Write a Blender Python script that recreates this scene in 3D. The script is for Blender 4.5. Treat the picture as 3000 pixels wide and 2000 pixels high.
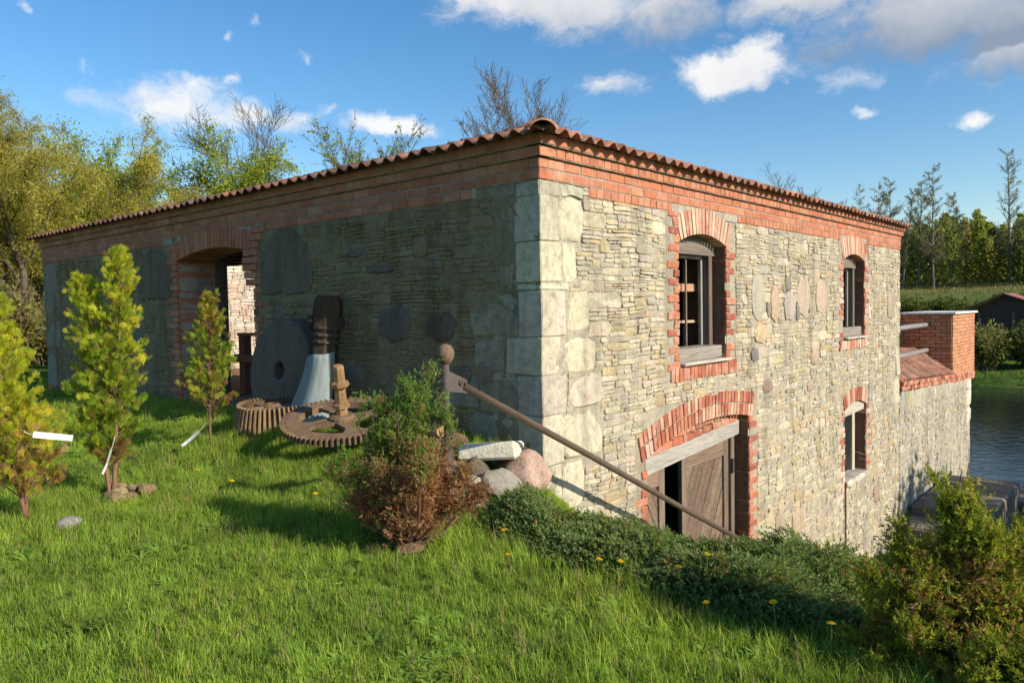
import bpy, bmesh, math, random
import numpy as np
from mathutils import Vector, Matrix

for _o in list(bpy.data.objects):
    bpy.data.objects.remove(_o)
random.seed(11)
rng = np.random.default_rng(11)
SC = bpy.context.scene
COL = SC.collection

# ------------------------------------------------------------------ camera
CAM = np.array([4.417, -5.513, 1.635])
YAW, PITCH, ROLL = 0.71475, 0.043665, -0.018242
_fw = np.array([-math.sin(YAW)*math.cos(PITCH), math.cos(YAW)*math.cos(PITCH), -math.sin(PITCH)])
_r = np.array([math.cos(YAW), math.sin(YAW), 0.0])
_u = np.cross(_r, _fw)
_r2 = _r*math.cos(ROLL)+_u*math.sin(ROLL)
_u2 = -_r*math.sin(ROLL)+_u*math.cos(ROLL)
cd = bpy.data.cameras.new('camera')
cd.sensor_width = 36.0
cd.lens = 1745.36/2352*36.0
cd.clip_start = 0.05
cd.clip_end = 3000
cam = bpy.data.objects.new('camera', cd)
COL.objects.link(cam)
cam.matrix_world = Matrix(((_r2[0], _u2[0], -_fw[0], CAM[0]),
                           (_r2[1], _u2[1], -_fw[1], CAM[1]),
                           (_r2[2], _u2[2], -_fw[2], CAM[2]), (0, 0, 0, 1)))
SC.camera = cam

# ------------------------------------------------------------------ light
SUN_EL, SUN_AZ = math.radians(27.0), math.radians(8.0)      # azimuth counted from +X towards +Y
SUN_DIR = Vector((math.cos(SUN_EL)*math.cos(SUN_AZ), math.cos(SUN_EL)*math.sin(SUN_AZ), math.sin(SUN_EL)))
sd = bpy.data.lights.new('sun', 'SUN')
sd.energy = 5.0
sd.angle = math.radians(0.53)
sd.color = (1.0, 0.875, 0.69)
sun = bpy.data.objects.new('sun', sd)
COL.objects.link(sun)
sun.rotation_euler = SUN_DIR.to_track_quat('Z', 'Y').to_euler()
sun.location = (30, 5, 20)
SC.view_settings.view_transform = 'Standard'
SC.view_settings.look = 'None'
SC.view_settings.gamma = 1.0
SC.view_settings.use_curve_mapping = False
SC.view_settings.exposure = 0.47
SC.cycles.max_bounces = 6
SC.cycles.transparent_max_bounces = 6
SC.cycles.use_denoising = True

W = bpy.data.worlds.new('World')
SC.world = W
W.use_nodes = True
WN, WL = W.node_tree.nodes, W.node_tree.links
WN.clear()


def wmath(op, a, b=None, c=None, clamp=False):
    n = WN.new('ShaderNodeMath')
    n.operation = op
    n.use_clamp = clamp
    for i, x in enumerate((a, b, c)):
        if x is None:
            continue
        if isinstance(x, (int, float)):
            n.inputs[i].default_value = x
        else:
            WL.new(x, n.inputs[i])
    return n.outputs[0]


def wdot(vec, const):
    n = WN.new('ShaderNodeVectorMath')
    n.operation = 'DOT_PRODUCT'
    WL.new(vec, n.inputs[0])
    n.inputs[1].default_value = const
    return n.outputs['Value']


out = WN.new('ShaderNodeOutputWorld')
bg = WN.new('ShaderNodeBackground')
bg.inputs['Strength'].default_value = 0.122
WL.new(bg.outputs[0], out.inputs[0])
sky = WN.new('ShaderNodeTexSky')
sky.sky_type = 'NISHITA'
sky.sun_disc = False
sky.sun_elevation = SUN_EL
sky.sun_rotation = math.radians(90) - SUN_AZ
sky.altitude = 50
sky.air_density = 1.0
sky.dust_density = 0.5
sky.ozone_density = 1.6
hsv = WN.new('ShaderNodeHueSaturation')
hsv.inputs['Saturation'].default_value = 1.33
hsv.inputs['Value'].default_value = 1.0
WL.new(sky.outputs[0], hsv.inputs['Color'])
tc = WN.new('ShaderNodeTexCoord')
DIR0 = tc.outputs['Generated']
wz = WN.new('ShaderNodeTexNoise')            # ragged cloud edges: the direction is warped a little
wz.inputs['Scale'].default_value = 15.0
wz.inputs['Detail'].default_value = 7.0
wz.inputs['Roughness'].default_value = 0.6
WL.new(DIR0, wz.inputs['Vector'])
wsub = WN.new('ShaderNodeVectorMath')
wsub.operation = 'SUBTRACT'
WL.new(wz.outputs['Color'], wsub.inputs[0])
wsub.inputs[1].default_value = (.5, .5, .5)
wsc = WN.new('ShaderNodeVectorMath')
wsc.operation = 'MULTIPLY'
WL.new(wsub.outputs[0], wsc.inputs[0])
wsc.inputs[1].default_value = (.085, .085, .05)
wad = WN.new('ShaderNodeVectorMath')
wad.operation = 'ADD'
WL.new(DIR0, wad.inputs[0])
WL.new(wsc.outputs[0], wad.inputs[1])
DIR = wad.outputs[0]
nz = WN.new('ShaderNodeTexNoise')
nz.inputs['Scale'].default_value = 17.0
nz.inputs['Detail'].default_value = 9.0
nz.inputs['Roughness'].default_value = 0.62
nmap = WN.new('ShaderNodeMapping')
nmap.inputs['Scale'].default_value = (1, 1, 1.7)
WL.new(DIR, nmap.inputs[0])
WL.new(nmap.outputs[0], nz.inputs['Vector'])
nz2 = WN.new('ShaderNodeTexNoise')
nz2.inputs['Scale'].default_value = 11.0
nz2.inputs['Detail'].default_value = 5.0
WL.new(DIR, nz2.inputs['Vector'])
# real clouds of this sky: azimuth, elevation, half width, half height (degrees), body, greyness
CLOUDS = [(154.2, 13.9, 4.6, 1.7, .9, .15), (149.5, 13.6, 4.6, 1.2, .8, .15), (139.5, 13.5, 3.4, .75, .9, .05),
          (130.5, 21.8, 5.6, 1.9, 1.0, .25), (125.0, 21.3, 5.0, 2.2, 1.0, .45), (119.5, 20.0, 5.0, 2.0, .8, .75),
          (114.5, 16.2, 4.2, 1.6, 1.3, .12), (113.4, 16.9, 2.4, 1.2, 1.2, .0), (108.5, 20.6, 6.8, 2.2, 1.15, .5),
          (102.0, 18.0, 7.2, 2.4, 1.15, .85), (97.5, 15.6, 4.4, 2.1, 1.0, .75), (96.0, 19.5, 6.0, 3.0, 1.1, .3),
          (123.2, 16.0, 2.3, .8, .6, .2), (107.0, 14.8, 2.1, .8, .45, .1), (99.6, 11.4, 1.1, .5, .8, 0),
          (106.7, 12.7, .6, .4, .5, 0), (151.1, 18.6, .7, .7, .5, 0), (149.1, 19.8, .6, .5, .45, 0),
          (146.1, 17.9, .7, .4, .5, 0), (159.5, 15.9, .6, .5, .5, 0), (162.5, 18.6, .6, .6, .5, 0),
          (150.8, 15.9, .8, .35, .4, 0), (115.0, 18.7, .7, .5, .5, .1), (143.9, 14.3, 1.0, .4, .5, 0),
          (110.0, 26.0, 9.0, 2.5, 1.0, .4), (128.0, 27.5, 8.0, 2.0, .9, .3), (84.0, 20.0, 6.0, 2.4, 1.0, .3),
          (75.0, 14.0, 5.0, 1.5, 1.0, .2), (178.0, 15.0, 6.0, 1.6, .9, .2), (45.0, 24.0, 8.0, 2.5, 1., .3),
          (215.0, 20.0, 8.0, 2.2, 1., .3), (250.0, 14.0, 7.0, 1.8, 1., .2), (300.0, 22.0, 9.0, 2.5, 1., .3)]
dens = None
grey = None
for az, el, hw, hh, body, gr in CLOUDS:
    a, e = math.radians(az), math.radians(el)
    N = Vector((math.cos(e)*math.cos(a), math.cos(e)*math.sin(a), math.sin(e)))
    U = Vector((-math.sin(a), math.cos(a), 0))
    V = N.cross(U)*-1
    if V.z < 0:
        V = -V
    pu = wmath('MULTIPLY', wdot(DIR, U), 1/math.tan(math.radians(hw*1.35)))
    pv = wmath('MULTIPLY', wdot(DIR, V), 1/math.tan(math.radians(hh*1.4)))
    r2 = wmath('ADD', wmath('MULTIPLY', pu, pu), wmath('MULTIPLY', pv, pv))
    front = wmath('GREATER_THAN', wdot(DIR, N), 0.3)
    k = wmath('MULTIPLY', wmath('SUBTRACT', 1.0, wmath('SQRT', r2)), front)
    k = wmath('MULTIPLY', wmath('MAXIMUM', k, 0.0), body)
    # underside of a thick cloud is greyer
    g = wmath('MULTIPLY', wmath('SUBTRACT', 0.8, wmath('MULTIPLY', pv, 0.75)), wmath('MULTIPLY', wmath('MINIMUM', wmath('MULTIPLY', k, 4.0), 1.0), gr))
    dens = k if dens is None else wmath('MAXIMUM', dens, k)
    grey = g if grey is None else wmath('MAXIMUM', grey, g)
edge = wmath('ADD', wmath('MULTIPLY', wmath('SUBTRACT', nz.outputs['Fac'], 0.5), 3.4), wmath('MULTIPLY', dens, 2.2))
gate = wmath('MULTIPLY', dens, 5.0, clamp=True)
mr = WN.new('ShaderNodeMapRange')
mr.interpolation_type = 'SMOOTHSTEP'
mr.inputs['From Min'].default_value = 0.20
mr.inputs['From Max'].default_value = 1.8
WL.new(edge, mr.inputs['Value'])
alpha = wmath('MULTIPLY', wmath('MULTIPLY', mr.outputs[0], gate), 0.93)
shade = wmath('ADD', grey, wmath('MULTIPLY', wmath('SUBTRACT', nz2.outputs['Fac'], 0.5), 0.5), clamp=True)
cmix = WN.new('ShaderNodeMixRGB')
cmix.inputs[1].default_value = (6.1, 6.0, 5.9, 1)
cmix.inputs[2].default_value = (1.75, 2.1, 2.7, 1)
WL.new(shade, cmix.inputs[0])
smix = WN.new('ShaderNodeMixRGB')
WL.new(alpha, smix.inputs[0])
WL.new(hsv.outputs[0], smix.inputs[1])
WL.new(cmix.outputs[0], smix.inputs[2])
WL.new(smix.outputs[0], bg.inputs['Color'])

# ------------------------------------------------------------------ helpers


def tag(o, label=None, cat=None, group=None, kind=None):
    if label:
        o['label'] = label
    if cat:
        o['category'] = cat
    if group:
        o['group'] = group
    if kind:
        o['kind'] = kind
    return o


def empty(name, loc=(0, 0, 0), **k):
    o = bpy.data.objects.new(name, None)
    o.empty_display_size = 0.2
    COL.objects.link(o)
    o.location = loc
    return tag(o, **k)


def link(o, parent=None):
    COL.objects.link(o)
    if parent is not None:
        o.parent = parent
        if any(abs(c) > 1e-9 for c in parent_world(parent)):
            o.matrix_parent_inverse = Matrix.Translation(parent_world(parent)).inverted()
    return o


def parent_world(p):
    v = Vector(p.location)
    q = p.parent
    # every parent here is only translated; children keep world coordinates
    if q is not None and p.matrix_parent_inverse == Matrix.Identity(4):
        v = v + Vector(q.location)
    return v


class MB:
    """collects coloured faces and links them as one mesh object"""
    def __init__(self):
        self.v, self.f, self.c = [], [], []

    def add(self, verts, faces, col):
        n = len(self.v)
        self.v.extend([tuple(p) for p in verts])
        for i, fc in enumerate(faces):
            self.f.append(tuple(k+n for k in fc))
            self.c.append(col if not isinstance(col, list) else col[i])

    def box(self, c, s, col=(.5, .5, .5), M=None):
        x, y, z = s[0]/2, s[1]/2, s[2]/2
        P = [Vector((a, b, d)) for a in (-x, x) for b in (-y, y) for d in (-z, z)]
        if M is not None:
            P = [M @ p for p in P]
        P = [p+Vector(c) for p in P]
        self.add(P, [(0, 1, 3, 2), (4, 6, 7, 5), (0, 4, 5, 1), (2, 3, 7, 6), (0, 2, 6, 4), (1, 5, 7, 3)], col)

    def cbox(self, c, s, col=(.5, .5, .5), M=None, b=0.01, jit=0.0):
        """box with chamfered edges (24 verts)"""
        x, y, z = s[0]/2, s[1]/2, s[2]/2
        b = min(b, x*.8, y*.8, z*.8)
        V, idx = [], {}
        for sx in (-1, 1):
            for sy in (-1, 1):
                for sz in (-1, 1):
                    j = [random.uniform(-jit, jit) for _ in range(3)]
                    for ax in range(3):
                        p = [sx*x, sy*y, sz*z]
                        for k in range(3):
                            if k != ax:
                                p[k] -= (sx, sy, sz)[k]*b
                        idx[(sx, sy, sz, ax)] = len(V)
                        V.append(Vector((p[0]+j[0], p[1]+j[1], p[2]+j[2])))
        F = []
        for ax in range(3):
            o1, o2 = (ax+1) % 3, (ax+2) % 3
            for s0 in (-1, 1):
                q = []
                for a, d in ((-1, -1), (1, -1), (1, 1), (-1, 1)):
                    t = [0, 0, 0]
                    t[ax], t[o1], t[o2] = s0, a, d
                    q.append(idx[(t[0], t[1], t[2], ax)])
                F.append(tuple(q))
            for a in (-1, 1):
                for d in (-1, 1):
                    t0, t1 = [0, 0, 0], [0, 0, 0]
                    t0[o1] = t1[o1] = a
                    t0[o2] = t1[o2] = d
                    t0[ax], t1[ax] = -1, 1
                    F.append((idx[(*t0, o1)], idx[(*t1, o1)], idx[(*t1, o2)], idx[(*t0, o2)]))
        for sx in (-1, 1):
            for sy in (-1, 1):
                for sz in (-1, 1):
                    F.append(tuple(idx[(sx, sy, sz, k)] for k in range(3)))
        if M is not None:
            V = [M @ p for p in V]
        V = [p+Vector(c) for p in V]
        self.add(V, F, col)

    def tube(self, pts, radii, n=8, col=(.5, .5, .5), caps=True):
        pts = [Vector(p) for p in pts]
        rings = []
        for i, p in enumerate(pts):
            d = (pts[min(i+1, len(pts)-1)]-pts[max(i-1, 0)]).normalized()
            a = d.cross(Vector((0, 0, 1)))
            if a.length < 1e-3:
                a = Vector((1, 0, 0))
            a.normalize()
            b = d.cross(a)
            r = radii[i] if hasattr(radii, '__len__') else radii
            rings.append([p+(a*math.cos(2*math.pi*k/n)+b*math.sin(2*math.pi*k/n))*r for k in range(n)])
        V = [q for rg in rings for q in rg]
        F = []
        for i in range(len(pts)-1):
            for k in range(n):
                F.append((i*n+k, i*n+(k+1) % n, (i+1)*n+(k+1) % n, (i+1)*n+k))
        if caps:
            F.append(tuple(range(n)))
            F.append(tuple((len(pts)-1)*n+k for k in range(n)))
        self.add(V, F, col)

    def lathe(self, base, axis, prof, n=16, col=(.5, .5, .5)):
        """prof: list of (radius, height) along the axis"""
        axis = Vector(axis).normalized()
        a = axis.cross(Vector((0, 0, 1)))
        if a.length < 1e-3:
            a = Vector((1, 0, 0))
        a.normalize()
        b = axis.cross(a)
        V = []
        for r, h in prof:
            for k in range(n):
                t = 2*math.pi*k/n
                V.append(Vector(base)+axis*h+(a*math.cos(t)+b*math.sin(t))*max(r, 1e-4))
        F = []
        for i in range(len(prof)-1):
            for k in range(n):
                F.append((i*n+k, i*n+(k+1) % n, (i+1)*n+(k+1) % n, (i+1)*n+k))
        self.add(V, F, col)

    def build(self, name, mat, parent=None, smooth=False, origin=None, kind=None):
        me = bpy.data.meshes.new(name)
        v = np.array(self.v, dtype=float).reshape(-1, 3)
        if origin is not None:
            v = v-np.array(origin)
        me.from_pydata(v.tolist(), [], self.f)
        at = me.attributes.new('Col', 'FLOAT_COLOR', 'FACE')
        cc = np.ones((len(self.f), 4), dtype=np.float32)
        cc[:, :3] = np.array(self.c, dtype=np.float32).reshape(-1, 3)
        at.data.foreach_set('color', cc.ravel())
        if smooth:
            me.polygons.foreach_set('use_smooth', [True]*len(self.f))
        me.materials.append(mat)
        me.update()
        o = bpy.data.objects.new(name, me)
        if origin is not None:
            o.location = origin
        link(o, parent)
        if kind:
            o['kind'] = kind
        return o


def build_np(name, V, F, C, mat, parent=None, smooth=False, kind=None):
    """V (n,3), F (m,k), C (m,3) colours per face"""
    me = bpy.data.meshes.new(name)
    V = np.ascontiguousarray(V, dtype=np.float32)
    F = np.ascontiguousarray(F, dtype=np.int32)
    m, k = F.shape
    me.vertices.add(len(V))
    me.vertices.foreach_set('co', V.ravel())
    me.loops.add(m*k)
    me.loops.foreach_set('vertex_index', F.ravel())
    me.polygons.add(m)
    me.polygons.foreach_set('loop_start', np.arange(0, m*k, k, dtype=np.int32))
    me.polygons.foreach_set('loop_total', np.full(m, k, dtype=np.int32))
    if smooth:
        me.polygons.foreach_set('use_smooth', np.ones(m, dtype=bool))
    me.update(calc_edges=True)
    if C is not None:
        at = me.attributes.new('Col', 'FLOAT_COLOR', 'FACE')
        cc = np.ones((m, 4), dtype=np.float32)
        cc[:, :3] = C
        at.data.foreach_set('color', cc.ravel())
    me.materials.append(mat)
    o = bpy.data.objects.new(name, me)
    link(o, parent)
    if kind:
        o['kind'] = kind
    return o


# ------------------------------------------------------------------ materials
def new_mat(name):
    m = bpy.data.materials.new(name)
    m.use_nodes = True
    nt = m.node_tree
    nt.nodes.clear()
    o = nt.nodes.new('ShaderNodeOutputMaterial')
    return m, nt.nodes, nt.links, o


def noise(N, L, scale, detail=4, rough=.6, vec=None, dist=0.0):
    n = N.new('ShaderNodeTexNoise')
    n.inputs['Scale'].default_value = scale
    n.inputs['Detail'].default_value = detail
    n.inputs['Roughness'].default_value = rough
    n.inputs['Distortion'].default_value = dist
    if vec is not None:
        L.new(vec, n.inputs['Vector'])
    return n.outputs['Fac']


def ramp(N, L, fac, stops):
    r = N.new('ShaderNodeValToRGB')
    while len(r.color_ramp.elements) < len(stops):
        r.color_ramp.elements.new(0.5)
    for e, (p, c) in zip(r.color_ramp.elements, stops):
        e.position = p
        e.color = (*c, 1) if hasattr(c, '__len__') else (c, c, c, 1)
    L.new(fac, r.inputs[0])
    return r.outputs[0]


def mixc(N, L, kind, fac, a, b):
    n = N.new('ShaderNodeMixRGB')
    n.blend_type = kind
    for i, x in enumerate((fac, a, b)):
        if isinstance(x, (int, float)):
            n.inputs[i].default_value = x if i == 0 else (x, x, x, 1)
        elif isinstance(x, tuple):
            n.inputs[i].default_value = (*x, 1)
        else:
            L.new(x, n.inputs[i])
    return n.outputs[0]


def objvec(N, L, scale=(1, 1, 1)):
    t = N.new('ShaderNodeNewGeometry')       # world position: nothing here moves
    m = N.new('ShaderNodeMapping')
    m.inputs['Scale'].default_value = scale
    L.new(t.outputs['Position'], m.inputs[0])
    return m.outputs[0]


def attr(N, name='Col'):
    a = N.new('ShaderNodeAttribute')
    a.attribute_name = name
    return a.outputs['Color']


def bump(N, L, h, strength, dist=0.01):
    b = N.new('ShaderNodeBump')
    b.inputs['Strength'].default_value = strength
    b.inputs['Distance'].default_value = dist
    L.new(h, b.inputs['Height'])
    return b.outputs[0]


def principled(N, L, o, col, rough=.85, nrm=None, spec=.3, metal=0.0):
    p = N.new('ShaderNodeBsdfPrincipled')
    if isinstance(col, tuple):
        p.inputs['Base Color'].default_value = (*col, 1)
    else:
        L.new(col, p.inputs['Base Color'])
    if isinstance(rough, (int, float)):
        p.inputs['Roughness'].default_value = rough
    else:
        L.new(rough, p.inputs['Roughness'])
    p.inputs['Specular IOR Level'].default_value = spec
    p.inputs['Metallic'].default_value = metal
    if nrm is not None:
        L.new(nrm, p.inputs['Normal'])
    if o is not None:
        L.new(p.outputs[0], o.inputs[0])
    return p


def mat_stone(name, smear=0.5, grain=1.0, spots=.5):
    m, N, L, o = new_mat(name)
    v = objvec(N, L)
    c = attr(N)
    n1 = noise(N, L, 14*grain, 7, .68, v)
    c1 = mixc(N, L, 'MULTIPLY', 1.0, c, ramp(N, L, n1, [(.25, .55), (.5, 1.0), (.8, 1.28)]))
    n2 = noise(N, L, 60*grain, 4, .6, v)
    c2 = mixc(N, L, 'MULTIPLY', spots, c1, ramp(N, L, n2, [(.3, .5), (.5, 1.05), (.8, 1.2)]))
    # lime mortar smeared over the stones, grey lichen
    n3 = noise(N, L, 3.4, 8, .68, v)
    f3 = mixc(N, L, 'MULTIPLY', 1.0, ramp(N, L, n3, [(.44, 0.0), (.66, 1.0)]), smear)
    c3 = mixc(N, L, 'MIX', f3, c2, mixc(N, L, 'MIX', .38, c, (.38, .338, .262)))
    n4 = noise(N, L, 5.3, 8, .7, v)
    f4 = mixc(N, L, 'MULTIPLY', 1.0, ramp(N, L, n4, [(.53, 0.0), (.70, 1.0)]), .5)
    c4 = mixc(N, L, 'MIX', f4, c3, (.16, .15, .125))
    # damp grey streaks running down the wall
    n5 = noise(N, L, 1.0, 6, .65, objvec(N, L, (3.2, 3.2, .45)))
    c4 = mixc(N, L, 'MULTIPLY', .75, c4, ramp(N, L, n5, [(.36, .62), (.52, 1.0), (.7, 1.06)]))
    hh = mixc(N, L, 'ADD', .5, n1, n2)
    principled(N, L, o, c4, .92, bump(N, L, hh, .75, .014), .15)
    return m


def mat_brick(name, bloom=.35):
    m, N, L, o = new_mat(name)
    v = objvec(N, L)
    c = attr(N)
    n1 = noise(N, L, 11, 6, .65, v)
    c1 = mixc(N, L, 'MULTIPLY', 1.0, c, ramp(N, L, n1, [(.25, .72), (.5, 1.0), (.8, 1.18)]))
    n2 = noise(N, L, 3.2, 7, .7, v)
    f2 = mixc(N, L, 'MULTIPLY', 1.0, ramp(N, L, n2, [(.5, 0.0), (.75, 1.0)]), bloom)
    c2 = mixc(N, L, 'MIX', f2, c1, (.52, .45, .38))
    n3 = noise(N, L, 90, 3, .6, v)
    c3 = mixc(N, L, 'MULTIPLY', .6, c2, ramp(N, L, n3, [(.3, .75), (.6, 1.1)]))
    hh = mixc(N, L, 'ADD', .5, n1, n3)
    principled(N, L, o, c3, .88, bump(N, L, hh, .35, .006), .2)
    return m


def mat_plain(name, col=None, scale=25, var=.35, rough=.85, bs=.3, spec=.25, metal=0.0, stretch=(1, 1, 1), bd=.01):
    """attribute or fixed colour with mottling and relief"""
    m, N, L, o = new_mat(name)
    v = objvec(N, L, stretch)
    c = attr(N) if col is None else col
    n1 = noise(N, L, scale, 6, .65, v)
    n2 = noise(N, L, scale*.13, 5, .6, v)
    c1 = mixc(N, L, 'MULTIPLY', 1.0, c, ramp(N, L, n1, [(.25, 1-var), (.5, 1.0), (.8, 1+var*.7)]))
    c2 = mixc(N, L, 'MULTIPLY', 1.0, c1, ramp(N, L, n2, [(.3, 1-var*.8), (.5, 1.0), (.75, 1+var*.5)]))
    principled(N, L, o, c2, rough, bump(N, L, n1, bs, bd), spec, metal)
    return m


def mat_wood(name, axis=2, dark=.5):
    """weathered timber: grain stretched along one world axis"""
    m, N, L, o = new_mat(name)
    s = [14, 14, 14]
    if axis == 3:
        s = [14, 5, 5]
    else:
        s[axis] = .9
    v = objvec(N, L, tuple(s))
    c = attr(N)
    n1 = noise(N, L, 3.2, 8, .7, v, .6)
    c1 = mixc(N, L, 'MULTIPLY', 1.0, c, ramp(N, L, n1, [(.28, dark), (.5, 1.0), (.75, 1.3)]))
    n2 = noise(N, L, .35, 4, .6, v)
    c2 = mixc(N, L, 'MULTIPLY', .7, c1, ramp(N, L, n2, [(.3, .65), (.6, 1.15)]))
    principled(N, L, o, c2, .85, bump(N, L, n1, .55, .008), .2)
    return m


def mat_leaf(name, trans=.4, rough=.6, var=.35, spec=.2, scale=9):
    m, N, L, o = new_mat(name)
    c = attr(N)
    v = objvec(N, L)
    n1 = noise(N, L, scale, 3, .6, v)
    c1 = mixc(N, L, 'MULTIPLY', 1.0, c, ramp(N, L, n1, [(.25, 1-var), (.5, 1.0), (.8, 1+var)]))
    n2 = noise(N, L, scale*.2, 4, .6, v)
    c1 = mixc(N, L, 'MULTIPLY', .8, c1, ramp(N, L, n2, [(.3, (.78, .82, .8)), (.5, (1., 1., 1.)), (.72, (1.28, 1.12, .95))]))
    p = principled(N, L, None, c1, rough, None, spec)
    t = N.new('ShaderNodeBsdfTranslucent')
    L.new(mixc(N, L, 'MULTIPLY', 1.0, c1, (1.25, 1.2, .7)), t.inputs[0])
    mx = N.new('ShaderNodeMixShader')
    mx.inputs[0].default_value = trans
    L.new(p.outputs[0], mx.inputs[1])
    L.new(t.outputs[0], mx.inputs[2])
    L.new(mx.outputs[0], o.inputs[0])
    return m


M = {}
M['stone'] = mat_stone('limestone_rubble', smear=.75)
M['quoin'] = mat_stone('limestone_block', smear=.25, grain=.8, spots=.35)
M['granite'] = mat_stone('granite', smear=.1, grain=1.8, spots=1.0)
M['mortar'] = mat_stone('lime_mortar', smear=.2, grain=1.2, spots=.7)
M['brick'] = mat_brick('new_brick', .32)
M['oldbrick'] = mat_brick('old_brick', .85)
M['tile'] = mat_plain('clay_tile', None, 14, .6, .82, .35)
M['wood_y'] = mat_wood('weathered_beam', 1)
M['wood_z'] = mat_wood('weathered_post', 2)
M['wood_d'] = mat_wood('weathered_board', 3)
M['wood_x'] = mat_wood('deck_board', 0)
M['rust'] = mat_plain('rusty_iron', None, 40, .45, .8, .5, .3)
M['paint'] = mat_plain('brown_paint', None, 30, .25, .42, .15, .5)
M['cloth'] = mat_plain('tarpaulin', None, 9, .2, .75, .35, .3, 0, (1, 1, .35), .03)
M['bark'] = mat_plain('bark', None, 22, .5, .95, .8, .1, 0, (1, 1, .3), .03)
M['leaf'] = mat_leaf('leaf', .55, var=.22)
M['conifer'] = mat_leaf('conifer_foliage', .48, .6, .3)
M['grass'] = mat_leaf('grass_blade', .45, .6, .38, .18, 3.0)
M['concrete'] = mat_plain('old_concrete', None, 12, .5, .95, .6, .15)
M['plastic'] = mat_plain('white_plastic', None, 60, .06, .5, .05, .4)
M['dark'] = mat_plain('dark_interior', None, 6, .4, .95, .3, .1)
M['petal'] = mat_leaf('petal', .25, .6, .15)
M['red_roof'] = mat_plain('red_sheet_roof', None, 8, .25, .6, .15, .4)

# ------------------------------------------------------------------ terrain


def sst(a, b, x):
    t = np.clip((x-a)/(b-a), 0, 1)
    return t*t*(3-2*t)


def vnoise(x, y, s, seed=0.0):
    """cheap smooth pseudo noise in -1..1"""
    x, y = x*s+seed, y*s-seed*1.7
    return (np.sin(x*1.0+1.3*np.sin(y*.7+seed))*np.cos(y*1.13+.9*np.sin(x*.83))+.5*np.sin(x*2.3-y*1.9+seed)*np.cos(y*2.7+x*1.1))/1.5


def H(x, y):
    x = np.asarray(x, float)
    y = np.asarray(y, float)
    lawn = .32*sst(-2.6, -.35, y)*(1-.5*sst(-5, -13, x))*(1-sst(-.35, .55, x))
    lawn = lawn+.02*vnoise(x, y, 1.4)+.012*vnoise(x, y, 4.1, 3.)
    # bank east of the corner, falling to the basement door and on to the river
    yc = -.15-1.55*sst(-.1, 1.3, x)+.12*np.sin(x*1.3)
    d = np.maximum(y-yc, 0)
    low = -2.75-1.0*sst(4.5, 13, y)-.50*sst(12, 20.5, y)-.9*sst(19.8, 23.5, y)
    sl_ = .62-.32*sst(.5, 1.5, x)
    bank = -sl_*d-.9*np.maximum(d-1.5, 0)*sst(.5, 1.5, x)
    east = np.maximum(bank, low)+.06*np.exp(-((bank-low)/.25)**2)
    east = np.where(y > 5.5, low, east)
    east = east+.03*vnoise(x, y, 2.2, 5.)*(y > yc)
    ky = sst(-.4, .3, y)
    we = sst(-.25, .12, x)*(1-ky)+sst(-.12, -.03, x)*ky
    near = lawn*(1-we)+np.where(y > yc, east, lawn)*we
    # north west of the mill the ground falls to the river too
    west = .1-.24*np.maximum(y-2.5, 0)
    west = np.maximum(west, -5.2)
    near = np.where((x < -13.4) & (y > 2.5), west, near)
    near = np.where((x <= -.1) & (x >= -13.4) & (y > .3), -3.3, near)
    # wooded rise in the far west
    near = near+.14*np.maximum(-x-42, 0)
    near = np.where((y > 20.5), np.minimum(near, -4.2-.9*sst(19.8, 23.5, y)), near)
    # far bank, meadow and the rise to the wood
    fy = y+.0*x+2.0*np.sin(x*.05)
    far = -5.4+1.5*sst(56.5, 59, fy)+.55*sst(59, 66, fy)+6.6*sst(70, 111, fy)+5.5*sst(112, 190, fy)
    far = far+.25*vnoise(x, y, .14, 2.)*sst(60, 75, y)
    return np.where(y > 40, far, near)


def Hs(x, y):
    return float(H(np.array([x]), np.array([y]))[0])


def axis(segs):
    out = []
    for a, b, st in segs:
        out.extend(np.arange(a, b, st))
    out.append(segs[-1][1])
    return np.array(out)


gx = axis([(-900, -200, 50), (-200, -60, 8), (-60, -16, 2), (-16, -1, .35), (-1, 5.2, .12), (5.2, 14, .7), (14, 60, 4), (60, 200, 20), (200, 900, 100)])
gy = axis([(-900, -100, 80), (-100, -20, 8), (-20, -7, 1), (-7, -5, .3), (-5, 5.4, .12), (5.4, 24, .4), (24, 55, 3), (55, 125, 1.2), (125, 220, 6), (220, 900, 60)])
GX, GY = np.meshgrid(gx, gy)
GZ = H(GX, GY)
nv = np.stack([GX.ravel(), GY.ravel(), GZ.ravel()], 1)
ny_, nx_ = GX.shape
ii = (np.arange(ny_-1)[:, None]*nx_+np.arange(nx_-1)[None, :]).ravel()
gf = np.stack([ii, ii+1, ii+1+nx_, ii+nx_], 1)

m, N, L, o = new_mat('soil_and_turf')
v = objvec(N, L)
n1 = noise(N, L, .35, 6, .6, v)
n2 = noise(N, L, 7, 6, .7, v)
n3 = noise(N, L, 55, 4, .7, v)
turf = mixc(N, L, 'MULTIPLY', 1.0, ramp(N, L, n1, [(.3, (.050, .095, .016)), (.5, (.080, .140, .022)), (.7, (.125, .180, .032))]),
            ramp(N, L, n2, [(.25, .5), (.5, 1.0), (.8, 1.45)]))
turf = mixc(N, L, 'MULTIPLY', .8, turf, ramp(N, L, n3, [(.25, .35), (.55, 1.0), (.8, 1.5)]))
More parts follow.
